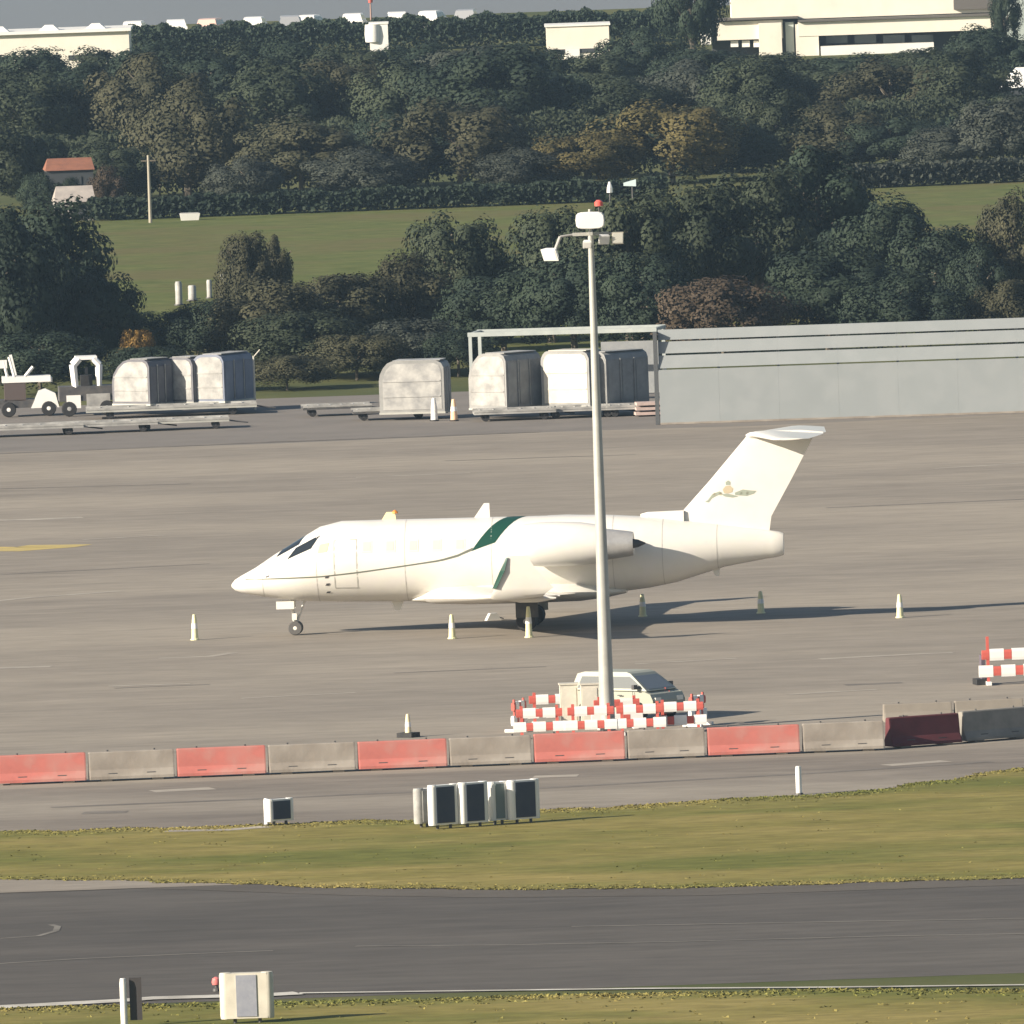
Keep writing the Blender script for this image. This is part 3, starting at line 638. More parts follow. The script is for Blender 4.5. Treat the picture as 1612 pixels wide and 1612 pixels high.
vehicle('small_van', 'pale van with large windscreen parked behind the barriers at the lamp mast', (p.x, p.y, .012), R(-38), mat('pale_green_white_paint', (.34, .35, .29), .45), L=3.25, H=1.52, cat='van', wb=.84, wt=.40, glass=mat('hazy_glass', (.13, .14, .14), .2))
for o_ in bpy.data.objects['small_van'].children:
    if o_.name.startswith('body'):
        for s_ in (-1, 1): MB().box(1.0, s_ * .90, 1.08, .10, .18, .14).build('wing_mirror', DMET, o_)
        for x_ in (-.22, .86): MB().box(x_, -.812, .64, .012, .012, .60).build('door_seam', DMET, o_)
        MB().box(.35, -.815, .82, .16, .02, .03).build('door_handle', DMET, o_)
# roof-rack style dark box at its back
# ================================================================== freight gear along the service road
def uld(p, rz, W, D, H, cham, label, m=DULLW, group='contoured freight containers', side=ALU, z0=.42):
    e = thing('freight_container', label, 'container', (p.x, p.y, .012 + z0), rz, group)
    cx, cz = cham
    arc = [(-W / 2 + cx - cx * math.cos(t * math.pi / 2) * (.75 + .25 * math.cos(t * math.pi / 2)), H - cz + cz * math.sin(t * math.pi / 2) * (.8 + .2 * math.sin(t * math.pi / 2))) for t in (1, .75, .5, .25, 0)]
    prof = [(-W / 2, .08), (W / 2, .08), (W / 2, H - .30), (W / 2 - .10, H - .10), (W / 2 - .30, H)] + arc
    MB().prism(prof, -D / 2, D / 2).build('shell', side, e)
    ins = [(x * .9 + .02, (z - H / 2) * .9 + H / 2) for x, z in prof]
    MB().prism(ins, -D / 2 - .015, -D / 2 - .003).build('end_panel', m, e)
    for z in (H * .33, H * .62): MB().box(0, -D / 2 - .03, z, W * .88, .02, .05).build('panel_rib', m, e)
    for s in (-.33, 0, .33): MB().box(W / 2 + .012, s * D, H * .47, .022, D * .24, H * .74).build('side_panel', side, e)
    for s in (-.165, .165): MB().box(W / 2 + .03, s * D, H * .47, .03, .05, H * .82).build('upright', m, e)
    MB().box(cx / 2 - .06, 0, H + .02, W - cx - .2, D * .9, .03).build('roof_sheet', m, e)
    MB().box(0, 0, .04, W + .04, D + .04, .08).build('base_tray', STEEL, e)
    return e
def dolly(p, rz, L, W, label, m=STEEL, z=.40, group='flat dollies along the service road'):
    e = thing('freight_dolly', label, 'dolly', (p.x, p.y, .012), rz, group)
    MB().box(0, 0, z - .06, L, W, .10).build('deck', m, e)
    for s in (-1, 1): MB().box(0, s * (W / 2 - .03), z + .02, L, .06, .12).build('side_rail', DULLW, e)
    for k in range(6): MB().tube((-L / 2 + L * (k + .5) / 6, -W / 2 + .07, z - .0), (-L / 2 + L * (k + .5) / 6, W / 2 - .07, z - .0), .045, n=6).build('roller', ALU, e)
    for sx in (-1, 1):
        for sy in (-1, 1):
            t_, r_ = MB(), MB(); wheel(t_, r_, 0, 0, .17, .12); tw = t_.build('tyre', DARK, e, True); r_.build('rim', DMET, tw); tw.location = (sx * L * .36, sy * W * .38, 0)
    MB().tube((L / 2, 0, z - .1), (L / 2 + .8, 0, .18), .035, n=6).build('tow_bar', DMET, e)
    return e
def CP(px, py): return G(px, py)
BLUEG = mat('shaded_side_blue_grey', (.20, .22, .28), .6, c2=(.15, .17, .22), scale=1.5)  # sky-lit shade of the container's right face, put into the colour
# left three, centre one, right three
PG = mat('dull_grey_shell', (.30, .30, .29), .6, c2=(.22, .22, .215), scale=2); DG = mat('dark_shell', (.11, .11, .13), .6, c2=(.15, .15, .16), scale=2)
uld(CP(226, 653), R(-40), 2.1, 1.5, 1.95, (.95, .95), 'leftmost of three silvery freight containers on the left dolly train', side=DG)
uld(CP(292, 650), R(-40), 2.0, 1.2, 1.95, (.8, .9), 'middle of three silvery freight containers on the left dolly train', side=DG)
uld(CP(350, 648), R(-28), 1.7, 2.6, 2.05, (.6, .75), 'freight container with its shaded side coloured blue-grey, rightmost on the left dolly train', side=BLUEG)
uld(CP(655, 660), R(-10), 2.75, 1.6, 2.2, (.55, .8), 'lone silvery freight container with rounded shoulder in the middle', side=PG, z0=.25, m=mat('worn_silver', (.50, .49, .46), .5, c2=(.26, .26, .26), scale=1.6, metal=.1))
uld(CP(797, 657), R(-42), 2.1, 2.2, 2.35, (.85, 1.05), 'cream ended freight container inside the open frame, left one', side=PG, z0=.35)
uld(CP(905, 654), R(-30), 2.3, 1.4, 2.35, (.3, .4), 'cream freight container just behind the lamp mast', side=PG, z0=.35, m=CREAM)
uld(CP(975, 651), R(-50), 1.2, 2.3, 2.25, (.3, .35), 'grey freight container right of the lamp mast inside the frame', side=PG, z0=.35, m=PG)
dolly(CP(270, 655), R(1.5), 7.2, 1.9, 'long dolly carrying the three containers on the left')
dolly(CP(810, 661), R(2), 3.4, 1.9, 'dolly under the left container in the open frame', m=DULLW)
dolly(CP(915, 657), R(2), 3.0, 1.8, 'dolly under the cream container behind the mast', m=DULLW)
dolly(CP(1000, 654), R(2), 2.4, 1.8, 'dolly at the right end of the open frame', m=DULLW)
dolly(CP(50, 686), R(2), 4.3, 1.7, 'pale flat dolly at the left picture edge, in front', m=DULLW)
dolly(CP(165, 681), R(2), 4.4, 1.7, 'pale flat dolly in front of the white loader', m=DULLW)
dolly(CP(285, 676), R(2), 4.0, 1.7, 'flat dolly in front of the three containers', m=STEEL)
dolly(CP(530, 654), R(4), 2.9, 1.6, 'empty dark dolly left of the lone container', m=DMET)
dolly(CP(615, 660), R(4), 3.2, 1.6, 'dark dolly under the lone container', m=DMET)
# small barrier frame with orange and white posts right of the lone container
for px, lab, mm in ((684, 'white post at the right foot of the lone container', WHITE), (715, 'orange and cream cone left of the open frame', mat('peach_plastic', (.75, .50, .32), .5))):
    cone(px, 663, .95 if mm is WHITE else .9, lab, body=mm, group=None, r=.16)
pk = CP(1022, 655); e = thing('pallet_stack', 'small pinkish stack of pallets at the left foot of the grey wall', 'pallet', (pk.x, pk.y, .012), R(5))
for i in range(3): MB().box(.03 * i, 0, .12 + i * .2, 1.2, 1.0, .12).build('pallet', mat('pink_wood', (.52, .40, .36), .8, c2=(.42, .33, .30), scale=4), e)
for i in range(6): MB().box(-.5 + .2 * i, -.02, .03 + .1, .09, .9, .05).build('slat', mat('pink_wood', (.52, .40, .36), .8), e)
# open frame around the right-hand containers
fa, fb = CP(744, 640), CP(1034, 632); dv = fb - fa; fl = dv.length; e = thing('storage_frame', 'open galvanised frame standing over the freight containers', 'frame', (fa.x, fa.y, .012), math.atan2(dv.y, dv.x))
FRM = mat('frame_galvanised', (.40, .43, .41), .5, c2=(.33, .36, .35), scale=2)
for x in (0, fl):
    for y in (0, 2.6): MB().box(x, y, 1.47, .14, .14, 2.94).build('upright', FRM, e)
MB().box(fl / 2, 0, 3.02, fl + .2, .16, .18).build('top_rail', FRM, e); MB().box(fl / 2, 2.6, 3.02, fl + .2, .16, .18).build('top_rail', FRM, e)
for x in (0, fl): MB().box(x, 1.3, 3.02, .14, 2.44, .14).build('cross_rail', FRM, e)
MB().box(fl * .82, 2.52, 1.35, fl * .32, .05, 2.2).build('back_sheet', mat('grey_back_sheet', (.20, .21, .22), .6, c2=(.26, .27, .27), scale=2), e)  # mottled grey sheet closing the right part of the frame's back
# long grey screen wall: flat lower panels, louvred upper boards
wa, wb = CP(1040, 669), CP(1612, 650); wb2 = wa + (wb - wa) * 2.3; dv = wb2 - wa; wl_ = dv.length
e = thing('screen_wall', 'long pale grey metal screen wall with louvred top along the apron edge', 'wall', (wa.x, wa.y, .012), math.atan2(dv.y, dv.x))
WM = mat('screen_wall_metal', (.266, .288, .294), .75, c2=(.250, .272, .278), scale=.5, c3=(.276, .296, .302), scale3=.9, spec=.2)
npan = 14; pw = wl_ / npan
for k in range(npan):
    MB().box(pw * (k + .5), 0, 1.12, pw - .003, .10, 2.24).build('wall_panel', WM, e)
    for z, hh, yo in ((2.56, .52, .10), (3.14, .48, .22), (3.66, .42, .34)):
        MB().xprism([(yo, z - hh / 2), (yo + .06, z - hh / 2), (yo + .16, z + hh / 2), (yo + .10, z + hh / 2)], pw * k + .0015, pw * (k + 1) - .0015).build('louvre_board', WM, e)
for k in range(npan + 1): MB().box(pw * k if k else .05, .62, 1.9, .12, .12, 3.8).build('post', FRM, e)
MB().box(wl_ / 2, .02, .04, wl_, .22, .08).build('base_kerb', CONC, e)
MB().box(-.12, .3, 1.9, .16, .5, 3.8).build('end_post', mat('dark_end_post', (.08, .085, .09), .6), e)
# belt loader and tractor at the left
p = CP(45, 655); e = thing('belt_loader', 'white belt loader with railings at the left edge of the service road', 'ground vehicle', (p.x, p.y, .012), R(3))
bd = MB(); bd.box(0, 0, .55, 2.6, 1.3, .35); bd.build('chassis', DMET, e)
MB().box(-.05, -.1, 1.58, 2.05, .9, .26).build('belt_deck', WHITE, e); MB().box(.75, -.1, 1.52, .6, .8, .2).build('belt_end', WHITE, e)
mb = MB(); mb.loft([[(.10, -.70, .35), (1.30, -.70, .35), (1.15, -.70, .95), (.75, -.70, 1.15), (.45, -.70, 1.08)], [(.10, .1, .35), (1.30, .1, .35), (1.15, .1, .95), (.75, .1, 1.15), (.45, .1, 1.08)]]); mb.build('engine_cover', WHITE, e)
mb = MB(); mb.tube((-.55, -.5, 1.7), (-.75, -.5, 2.55), .07); mb.tube((-.85, -.5, 1.7), (-1.0, -.5, 2.4), .06); mb.tube((-.1, -.5, 1.7), (.25, -.5, 2.1), .07); mb.box(-.6, -.5, 2.2, .12, .1, .9, ry=R(-12)); mb.build('handrail', WHITE, e)
MB().box(-1.0, -.4, 2.25, .3, .3, .34).build('control_box', WHITE, e)
MB().box(-.55, -.3, 1.05, .9, .7, .75).build('lift_frame', mat('dark_brown_frame', (.09, .07, .065), .7), e)
for sx in (-.85, .85):
    t_, r_ = MB(), MB(); wheel(t_, r_, 0, 0, .32, .24); tw = t_.build('tyre', DARK, e, True); r_.build('rim', WHITE, tw, True); tw.location = (sx, -.62, 0)
p = CP(138, 654); e = thing('baggage_tractor', 'dark baggage tractor with white cab hoop left of the containers', 'ground vehicle', (p.x, p.y, .012), R(4))
MB().box(0, 0, .95, 2.4, 1.3, .62).build('body', DMET, e); MB().box(.45, -.67, .62, 1.0, .05, .62).build('side_plate', DULLW, e); MB().box(-.6, -.67, .62, .6, .05, .55).build('side_plate', WHITE, e)
mb = MB()
for y in (-.55, .45): mb.tube((-.48, y, 1.22), (-.55, y, 2.15), .12, .14); mb.tube((.52, y, 1.22), (.55, y, 2.15), .10, .14); mb.tube((-.55, y, 2.15), (-.3, y, 2.42), .14); mb.tube((.55, y, 2.15), (.3, y, 2.42), .14)
mb.box(0, -.05, 2.45, .9, 1.2, .14); mb.build('cab_hoop', WHITE, e)
MB().box(0, .1, 1.45, .5, .5, .5).build('seat', DARK, e); MB().box(0, -.3, 1.9, .12, .1, .3).build('steering_column', DMET, e)
for sx in (-.8, .8):
    t_, r_ = MB(), MB(); wheel(t_, r_, 0, 0, .33, .22); tw = t_.build('tyre', DARK, e, True); r_.build('rim', ALU, tw, True); tw.location = (sx, -.6, 0)
p = CP(402, 646); e = thing('marker_pole', 'thin pale pole right of the blue-grey container', 'pole', (p.x, p.y, .012))
MB().tube((0, 0, 0), (0, 0, 2.3), .045, .035).build('shaft', CREAM, e); MB().tube((0, 0, 2.25), (.28, 0, 2.55), .025).build('hook', CREAM, e)

# ================================================================== trees
def crown_mesh(name, seed, nleaf=19000, nclump=52, leaf=.031, zf=.85, up=.3):
    rnd = random.Random(seed); vs, fs, ns = [], [], []
    cl = []
    for i in range(nclump):
        t = rnd.uniform(0, 6.283); z = rnd.uniform(-.75, 1) ; q = math.sqrt(max(0, 1 - z * z)) ; rr = rnd.uniform(.50, .86)
        c = Vector((q * math.cos(t) * rr, q * math.sin(t) * rr, z * rr * zf)); cl.append((c, rnd.uniform(.14, .34)))
    for _ in range(nleaf):
        c, r = cl[int(rnd.random() * nclump)]
        d = Vector((rnd.gauss(0, 1), rnd.gauss(0, 1), rnd.gauss(.25, 1))).normalized()
        p = c + d * r * (1.0 - .34 * rnd.random() ** 2.2 + rnd.gauss(0, .05))
        nrm = (d + .45 * p.normalized() + .33 * Vector((rnd.gauss(0, 1), rnd.gauss(0, 1), rnd.gauss(0, 1)))).normalized()
        q = nrm.to_track_quat('Z', 'Y'); a = rnd.uniform(0, 6.28); s = leaf * rnd.uniform(.6, 1.3)
        u = q @ Vector((math.cos(a) * s, math.sin(a) * s, 0)); v = q @ Vector((-math.sin(a) * s * .62, math.cos(a) * s * .62, 0)); o = len(vs)
        vs += [tuple(p - u), tuple(p + v), tuple(p + u), tuple(p - v)]; fs.append((o + 3, o + 2, o + 1, o))
        sn = (d + .6 * p.normalized() + .16 * Vector((rnd.gauss(0, 1), rnd.gauss(0, 1), rnd.gauss(0, 1)))).normalized(); ns += [tuple(sn)] * 4
    me = bpy.data.meshes.new(name); me.from_pydata(vs, [], fs)
    for pl in me.polygons: pl.use_smooth = True
    me.normals_split_custom_set_from_vertices(ns); return me
def trunk_mesh(name, seed, m):
    rnd = random.Random(seed); mb = MB(); mb.tube((0, 0, 0), (.02, 0, .45), .045, .034, 7); mb.tube((.02, 0, .45), (.0, .02, .85), .034, .015, 7)
    for k in range(5):
        a = k * 1.26 + rnd.random(); z = .3 + .09 * k; mb.tube((.01, 0, z), (.24 * math.cos(a), .24 * math.sin(a), z + .22), .02, .008, 5)
    return mb.mesh(name, m)
BARK = mat('bark', (.10, .085, .065), .9, c2=(.16, .14, .11), scale=3)
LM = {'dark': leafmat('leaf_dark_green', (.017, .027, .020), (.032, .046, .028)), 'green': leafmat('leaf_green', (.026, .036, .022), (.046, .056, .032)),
      'olive': leafmat('leaf_olive', (.036, .038, .022), (.062, .060, .034)), 'gold': leafmat('leaf_golden', (.056, .050, .020), (.090, .075, .030)),
      'brown': leafmat('leaf_brown', (.044, .033, .023), (.066, .050, .034)), 'grey': leafmat('leaf_grey_green', (.034, .040, .032), (.052, .058, .045)), 'amber': leafmat('leaf_amber', (.20, .12, .03), (.28, .17, .05))}
CR = [crown_mesh('crown_%d' % i, 100 + i) for i in range(5)]
CRB = [crown_mesh('bush_%d' % i, 200 + i, 16000, 70, .030, .8) for i in range(3)]
TR = [trunk_mesh('trunk_%d' % i, i, BARK) for i in range(2)]
CACHE = {}
def crown_for(kind, idx, bush=False):
    k = (kind, idx, bush)
    if k not in CACHE:
        me = (CRB if bush else CR)[idx].copy(); me.name = 'crown'; me.materials.clear(); me.materials.append(LM[kind]); CACHE[k] = me
    return CACHE[k]
trnd = random.Random(42)
def tree(px, top, d, wpx, kind, label, name='broadleaf_tree', cat='tree', bush=False, group=None, low=.12, depth=1.0):
    p = PD(px, top, d); H = max(.6, p.z); s = F / d; hw = wpx / s / 2
    e = thing(name, label, cat, (p.x, d, 0), trnd.uniform(0, 6.28), group)
    idx = trnd.randrange(len(CRB if bush else CR))
    cr = bpy.data.objects.new('crown', crown_for(kind, idx, bush)); col.objects.link(cr); cr.parent = e
    zb = H * low; ch = (H - zb) / 2
    cr.scale = (hw * 1.12, hw * 1.12 * depth, ch * 1.12 / .85 * .9); cr.location = (0, 0, zb + ch * 1.0)
    tr = bpy.data.objects.new('trunk', TR[trnd.randrange(2)]); col.objects.link(tr); tr.parent = e; tr.scale = (H * .8, H * .8, H * .95)
    return e
near = [
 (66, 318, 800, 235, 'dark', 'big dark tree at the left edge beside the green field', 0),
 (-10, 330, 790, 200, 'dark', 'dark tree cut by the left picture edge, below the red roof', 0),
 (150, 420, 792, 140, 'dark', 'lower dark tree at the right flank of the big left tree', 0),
 (385, 368, 835, 105, 'olive', 'small rounded olive tree standing in the field beside white posts', 0),
 (430, 372, 838, 60, 'olive', 'slim olive tree right of the small field tree', 0),
 (330, 470, 800, 150, 'dark', 'dark bush above the blue-grey container', 1),
 (250, 488, 806, 130, 'dark', 'dark bush left of the white posts in the field', 1),
 (420, 440, 796, 200, 'olive', 'broad grey-olive bush below the small field tree', 1),
 (530, 420, 800, 200, 'olive', 'broad olive bush in the middle of the hedge before the field', 1),
 (480, 480, 785, 220, 'green', 'low green bush behind the empty dark dolly', 1),
 (630, 400, 804, 170, 'olive', 'olive bush left of the pointed dark-topped tree', 1),
 (715, 333, 812, 170, 'green', 'pointed dark-topped tree left of the lamp mast', 0),
 (640, 500, 786, 190, 'grey', 'grey-green bush behind the lone container', 1),
 (560, 520, 782, 160, 'olive', 'low olive bush left of the lone container', 1),
 (790, 420, 795, 200, 'dark', 'dark tree behind the open frame, left of the mast', 0),
 (862, 330, 812, 170, 'green', 'green tree directly left of the lamp mast head', 0),
 (900, 400, 792, 200, 'dark', 'dark tree behind the upper lamp mast', 0),
 (985, 310, 806, 200, 'green', 'green tree directly right of the lamp mast head', 0),
 (1085, 288, 815, 220, 'green', 'rounded green tree above the brown bush', 0),
 (1010, 400, 790, 190, 'dark', 'dark tree left of the brown bush', 0),
 (1190, 268, 822, 210, 'green', 'green tree right of the rounded one above the brown bush', 0),
 (1285, 232, 826, 230, 'dark', 'tallest dark tree of the group behind the grey wall', 0),
 (1390, 318, 812, 210, 'dark', 'dark tree sloping down to the right field', 0),
 (1470, 360, 805, 190, 'dark', 'dark lower tree at the corner of the right field', 0),
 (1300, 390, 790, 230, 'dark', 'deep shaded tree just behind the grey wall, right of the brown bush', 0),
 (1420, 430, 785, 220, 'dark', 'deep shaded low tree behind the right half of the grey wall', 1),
 (1135, 424, 784, 215, 'brown', 'brown dome shaped bush behind the left end of the grey wall', 1),
 (1590, 312, 815, 130, 'olive', 'brownish olive tree at the right picture edge behind the wall', 0),
 (1540, 385, 798, 120, 'dark', 'dark bush before the right edge olive tree', 1),
 (1590, 430, 786, 140, 'olive', 'olive bush in the right corner above the grey wall', 1),
 (62, 272, 990, 70, 'dark', 'dark bush hiding the left side of the tiled cottage', 1),
 (165, 262, 990, 66, 'brown', 'brown bush hiding the right side of the tiled cottage', 1),
 (110, 280, 993, 60, 'dark', 'dark bush between the tiled cottage and the pale barn', 1),
 (222, 540, 784, 130, 'dark', 'low dark bush in front of the amber bush', 1),
 (212, 512, 790, 56, 'amber', 'small amber autumn bush above the white loader', 1),
 (300, 560, 776, 150, 'grey', 'low grey-green bush behind the left containers', 1),
 (60, 520, 778, 200, 'dark', 'low dark bush behind the white belt loader', 1),
 (450, 555, 775, 150, 'olive', 'low dry bush right of the thin pale pole', 1),
 (720, 520, 782, 130, 'dark', 'low dark bush left of the open frame', 1),
]
for px, top, d, wd, kind, lab, b in near:
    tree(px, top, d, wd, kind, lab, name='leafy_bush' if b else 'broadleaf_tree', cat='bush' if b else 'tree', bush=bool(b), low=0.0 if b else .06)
# hedges along the far side of the field
def hedge(pts, h, wd, kind, label, n):
    rnd = random.Random(len(label)); vs, fs = [], []; P = [Vector((p.x, p.y)) for p in pts]; a0 = P[0]
    for _ in range(n):
        t = rnd.random(); a = P[0].lerp(P[1], t); hh = h * (1 + .07 * math.sin(t * 40) + .05 * math.sin(t * 97 + 1) + .04 * math.sin(t * 211))
        p = Vector((a.x - a0.x, a.y - a0.y + rnd.uniform(-wd / 2, wd / 2), hh * math.sqrt(rnd.random())))
        nn = Vector((rnd.gauss(0, .8), rnd.gauss(-.4, .8), rnd.gauss(.5, .8))).normalized(); q = nn.to_track_quat('Z', 'Y'); s = rnd.uniform(.09, .2); b = rnd.uniform(0, 6.28)
        u = q @ Vector((math.cos(b) * s, math.sin(b) * s, 0)); v = q @ Vector((-math.sin(b) * s * .6, math.cos(b) * s * .6, 0)); o = len(vs)
        vs += [tuple(p - u), tuple(p + v), tuple(p + u), tuple(p - v)]; fs.append((o, o + 1, o + 2, o + 3))
    e = thing('hedge', label, 'hedge', (a0.x, a0.y, 0))
    me = bpy.data.meshes.new('foliage'); me.from_pydata(vs, [], fs); me.materials.append(LM[kind]); o = bpy.data.objects.new('foliage', me); col.objects.link(o); o.parent = e
    for k in range(8):
        a = P[0].lerp(P[1], (k + .5) / 8) - a0; MB().tube((a.x, a.y, 0), (a.x + .1, a.y, h * .8), .06, .02, 5).build('stem', BARK, e)
hedge((G(140, 348), G(1050, 314)), 1.15, 2.4, 'dark', 'dark clipped hedge along the far side of the field, left of the mast', 22000)
hedge((G(1330, 298), G(1700, 282)), 1.25, 2.5, 'grey', 'grey-green hedge along the top of the right field', 10000)
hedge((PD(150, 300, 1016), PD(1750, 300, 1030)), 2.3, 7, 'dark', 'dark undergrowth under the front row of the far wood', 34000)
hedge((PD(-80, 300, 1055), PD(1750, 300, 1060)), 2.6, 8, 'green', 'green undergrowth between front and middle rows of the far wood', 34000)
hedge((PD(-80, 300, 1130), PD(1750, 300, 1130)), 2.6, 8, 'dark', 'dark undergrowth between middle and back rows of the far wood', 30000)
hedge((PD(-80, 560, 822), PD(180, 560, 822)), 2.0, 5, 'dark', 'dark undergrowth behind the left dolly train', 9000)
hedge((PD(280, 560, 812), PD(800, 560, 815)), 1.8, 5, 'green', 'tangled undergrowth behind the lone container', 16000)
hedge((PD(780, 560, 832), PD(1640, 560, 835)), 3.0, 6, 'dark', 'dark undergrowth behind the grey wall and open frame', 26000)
# far wood in three rows
def row(spec, rowname, grp):
    names = {'dark': 'dark green', 'green': 'green', 'olive': 'olive', 'gold': 'golden', 'brown': 'brown', 'grey': 'grey-green'}
    spec = sorted(spec)
    for i, (px, top, d, wd, kind) in enumerate(spec):
        tree(px, top, d, wd, kind, '%s tree, %s from the left in the %s' % (names[kind], ORD[i], rowname), name='woodland_tree', group=grp, low=.0)
row([(-10, 190, 1006, 170, 'green'), (60, 215, 1012, 130, 'dark'), (175, 225, 1004, 150, 'green'), (290, 130, 1012, 220, 'olive'), (385, 250, 1000, 130, 'grey'), (470, 190, 1008, 230, 'olive'), (560, 235, 1004, 170, 'grey'), (610, 180, 1014, 150, 'dark'),
     (720, 155, 1010, 240, 'olive'), (820, 235, 1006, 160, 'grey'), (920, 205, 1008, 180, 'gold'), (1055, 158, 1010, 230, 'gold'), (1150, 190, 1014, 150, 'dark'), (1210, 140, 1022, 160, 'green'), (1300, 160, 1022, 190, 'olive'), (1400, 185, 1020, 170, 'dark'), (1490, 200, 1016, 150, 'grey'), (1575, 155, 1016, 170, 'grey')],
    'front row of the far wood', 'front row of the far wood')
row([(30, 110, 1085, 200, 'green'), (130, 100, 1090, 180, 'dark'), (230, 85, 1085, 200, 'olive'), (330, 80, 1100, 200, 'dark'), (430, 100, 1085, 210, 'green'), (540, 95, 1090, 200, 'olive'), (640, 100, 1085, 190, 'green'),
     (770, 75, 1075, 260, 'dark'), (865, 110, 1085, 170, 'dark'), (960, 120, 1085, 190, 'green'), (1080, 95, 1090, 190, 'grey'), (1180, 95, 1085, 180, 'green'), (1290, 100, 1090, 200, 'green'), (1400, 92, 1085, 200, 'olive'), (1500, 80, 1085, 190, 'green'), (1590, 150, 1075, 130, 'dark')],
    'middle row of the far wood', 'middle row of the far wood')
row([(40, 78, 1165, 170, 'dark'), (150, 80, 1170, 160, 'green'), (250, 68, 1165, 180, 'dark'), (350, 66, 1170, 170, 'green'), (450, 64, 1170, 180, 'dark'), (550, 71, 1165, 170, 'green'), (650, 69, 1170, 180, 'dark'), (740, 69, 1165, 170, 'grey'), (830, 69, 1165, 150, 'dark'), (930, 85, 1165, 150, 'green'),
     (1010, 45, 1170, 150, 'dark'), (1100, 72, 1160, 150, 'dark'), (1210, 84, 1160, 170, 'green'), (1330, 84, 1160, 180, 'dark'), (1450, 76, 1160, 160, 'green'), (1545, 45, 1165, 130, 'dark'), (1605, 60, 1165, 110, 'dark')],
    'back row of the far wood', 'back row of the far wood')
tree(1085, -70, 1215, 110, 'dark', 'dark tree standing up against the white building at its left end', low=.1)
tree(1580, -30, 1225, 50, 'dark', 'slim dark tree at the right corner of the white building', low=.1)
hedge((PD(200, 60, 1300), PD(1060, 60, 1300)), 2.3, 5, 'dark', 'long dark tree belt on the skyline below the parked cars', 30000)

# ================================================================== far buildings
FW = mat('cream_render', (.76, .72, .62), .7, c2=(.68, .64, .55), scale=.6); FW2 = mat('white_cladding', (.78, .77, .73), .6, c2=(.70, .69, .65), scale=.5)  # cream is the walls' own colour
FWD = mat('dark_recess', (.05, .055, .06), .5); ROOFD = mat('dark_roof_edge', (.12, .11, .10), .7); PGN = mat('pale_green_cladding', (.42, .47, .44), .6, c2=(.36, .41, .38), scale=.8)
def building(name, label, x0, x1, d, ztop, m, dep=8.0):
    a, b = PD(x0, 60, d), PD(x1, 60, d); e = thing(name, label, 'building', ((a.x + b.x) / 2, d, 0)); W = b.x - a.x
    MB().box(0, dep / 2, ztop / 2, W, dep, ztop).build('wall', m, e); return e, W
def ztop(px, py, d): return PD(px, py, d).z
# left long warehouse
d = 1255; zt = ztop(100, 52, d); e, W = building('warehouse', 'long low white warehouse at the left end of the skyline', -60, 203, d, zt, FW)
MB().box(0, 3.9, zt + .10, W + .3, 8.4, .2).build('roof', FW2, e)
for x in (-W * .28, W * .02, W * .30): MB().loft([[(x - .7, 1, zt + .2), (x + .7, 1, zt + .2), (x + .7, 3, zt + .2), (x - .7, 3, zt + .2)], [(x - .3, 1.3, zt + .55), (x + .3, 1.3, zt + .55), (x + .3, 2.7, zt + .55), (x - .3, 2.7, zt + .55)]]).build('roof_vent', FW2, e)
for k in range(6): MB().box(-W * .42 + k * W * .15, -.02, zt - 1.75, 1.1, .06, .35).build('window', FWD, e)
# middle white blocks
d = 1262; zt = ztop(595, 38, d); e, W = building('white_hut', 'small white hut with rounded left side on the skyline', 582, 611, d, zt, FW2, 3)
MB().lathe([(.55, zt - 1.25), (.6, zt - .7), (.55, zt - .02)], (-W / 2 + .25, .3, 0), 12).build('rounded_end', FW2, e, True)
MB().box(0, 1.5, zt + .05, W + .1, 3.1, .1).build('roof', FW2, e)
zt = ztop(910, 41, d); e, W = building('white_shed', 'white flat box shed on the skyline left of the lamp mast', 860, 959, d, zt, FW, 5)
MB().box(0, 2.5, zt + .06, W + .2, 5.2, .12).build('roof', FW2, e); MB().box(0, -.03, zt - 1.75, W * .9, .06, .3).build('lower_band', FWD, e); MB().box(-.4, -.08, zt - 1.95, 1.0, .12, .7).build('door', FW2, e)
# large building on the right
d = 1250; e = thing('terminal_building', 'large stepped cream building filling the upper right corner', 'building', (PD(1330, 60, d).x, d, 0)); ox = PD(1330, 60, d).x
def blk(nm, x0, x1, ytop, ybot, m, dy=0.0, dep=6.0):
    a, b = PD(x0, ytop, d + dy), PD(x1, ytop, d + dy); zt = PD((x0 + x1) / 2, ytop, d + dy).z; zb = max(0, PD((x0 + x1) / 2, ybot, d + dy).z)
    return MB().box((a.x + b.x) / 2 - ox, dy + dep / 2, (zt + zb) / 2, b.x - a.x, dep, zt - zb).build(nm, m, e)
blk('upper_wall', 1150, 1572, -20, 26, FW, 1.5); blk('main_wall', 1256, 1570, 30, 52, FW, 0); blk('left_wing', 1128, 1232, 33, 62, FW, .6)
blk('left_pier', 1103, 1118, 28, 70, FW2, .4, 3); blk('pier', 1194, 1230, 36, 88, FW, .05); blk('pier', 1252, 1288, 38, 88, FW, .05); blk('low_wall', 1292, 1470, 70, 100, FW2, -.3, 2)
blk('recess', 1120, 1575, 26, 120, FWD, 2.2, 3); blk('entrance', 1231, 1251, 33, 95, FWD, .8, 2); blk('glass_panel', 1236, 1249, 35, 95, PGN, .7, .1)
for x in (1300, 1345, 1390, 1435): blk('window', x, x + 34, 55, 68, mat('far_window', (.10, .12, .13), .2), 1.2, .2)
for x in (1150, 1168, 1186): blk('window', x, x + 12, 64, 74, WHITE, .9, .2)  # window glints painted as white panes
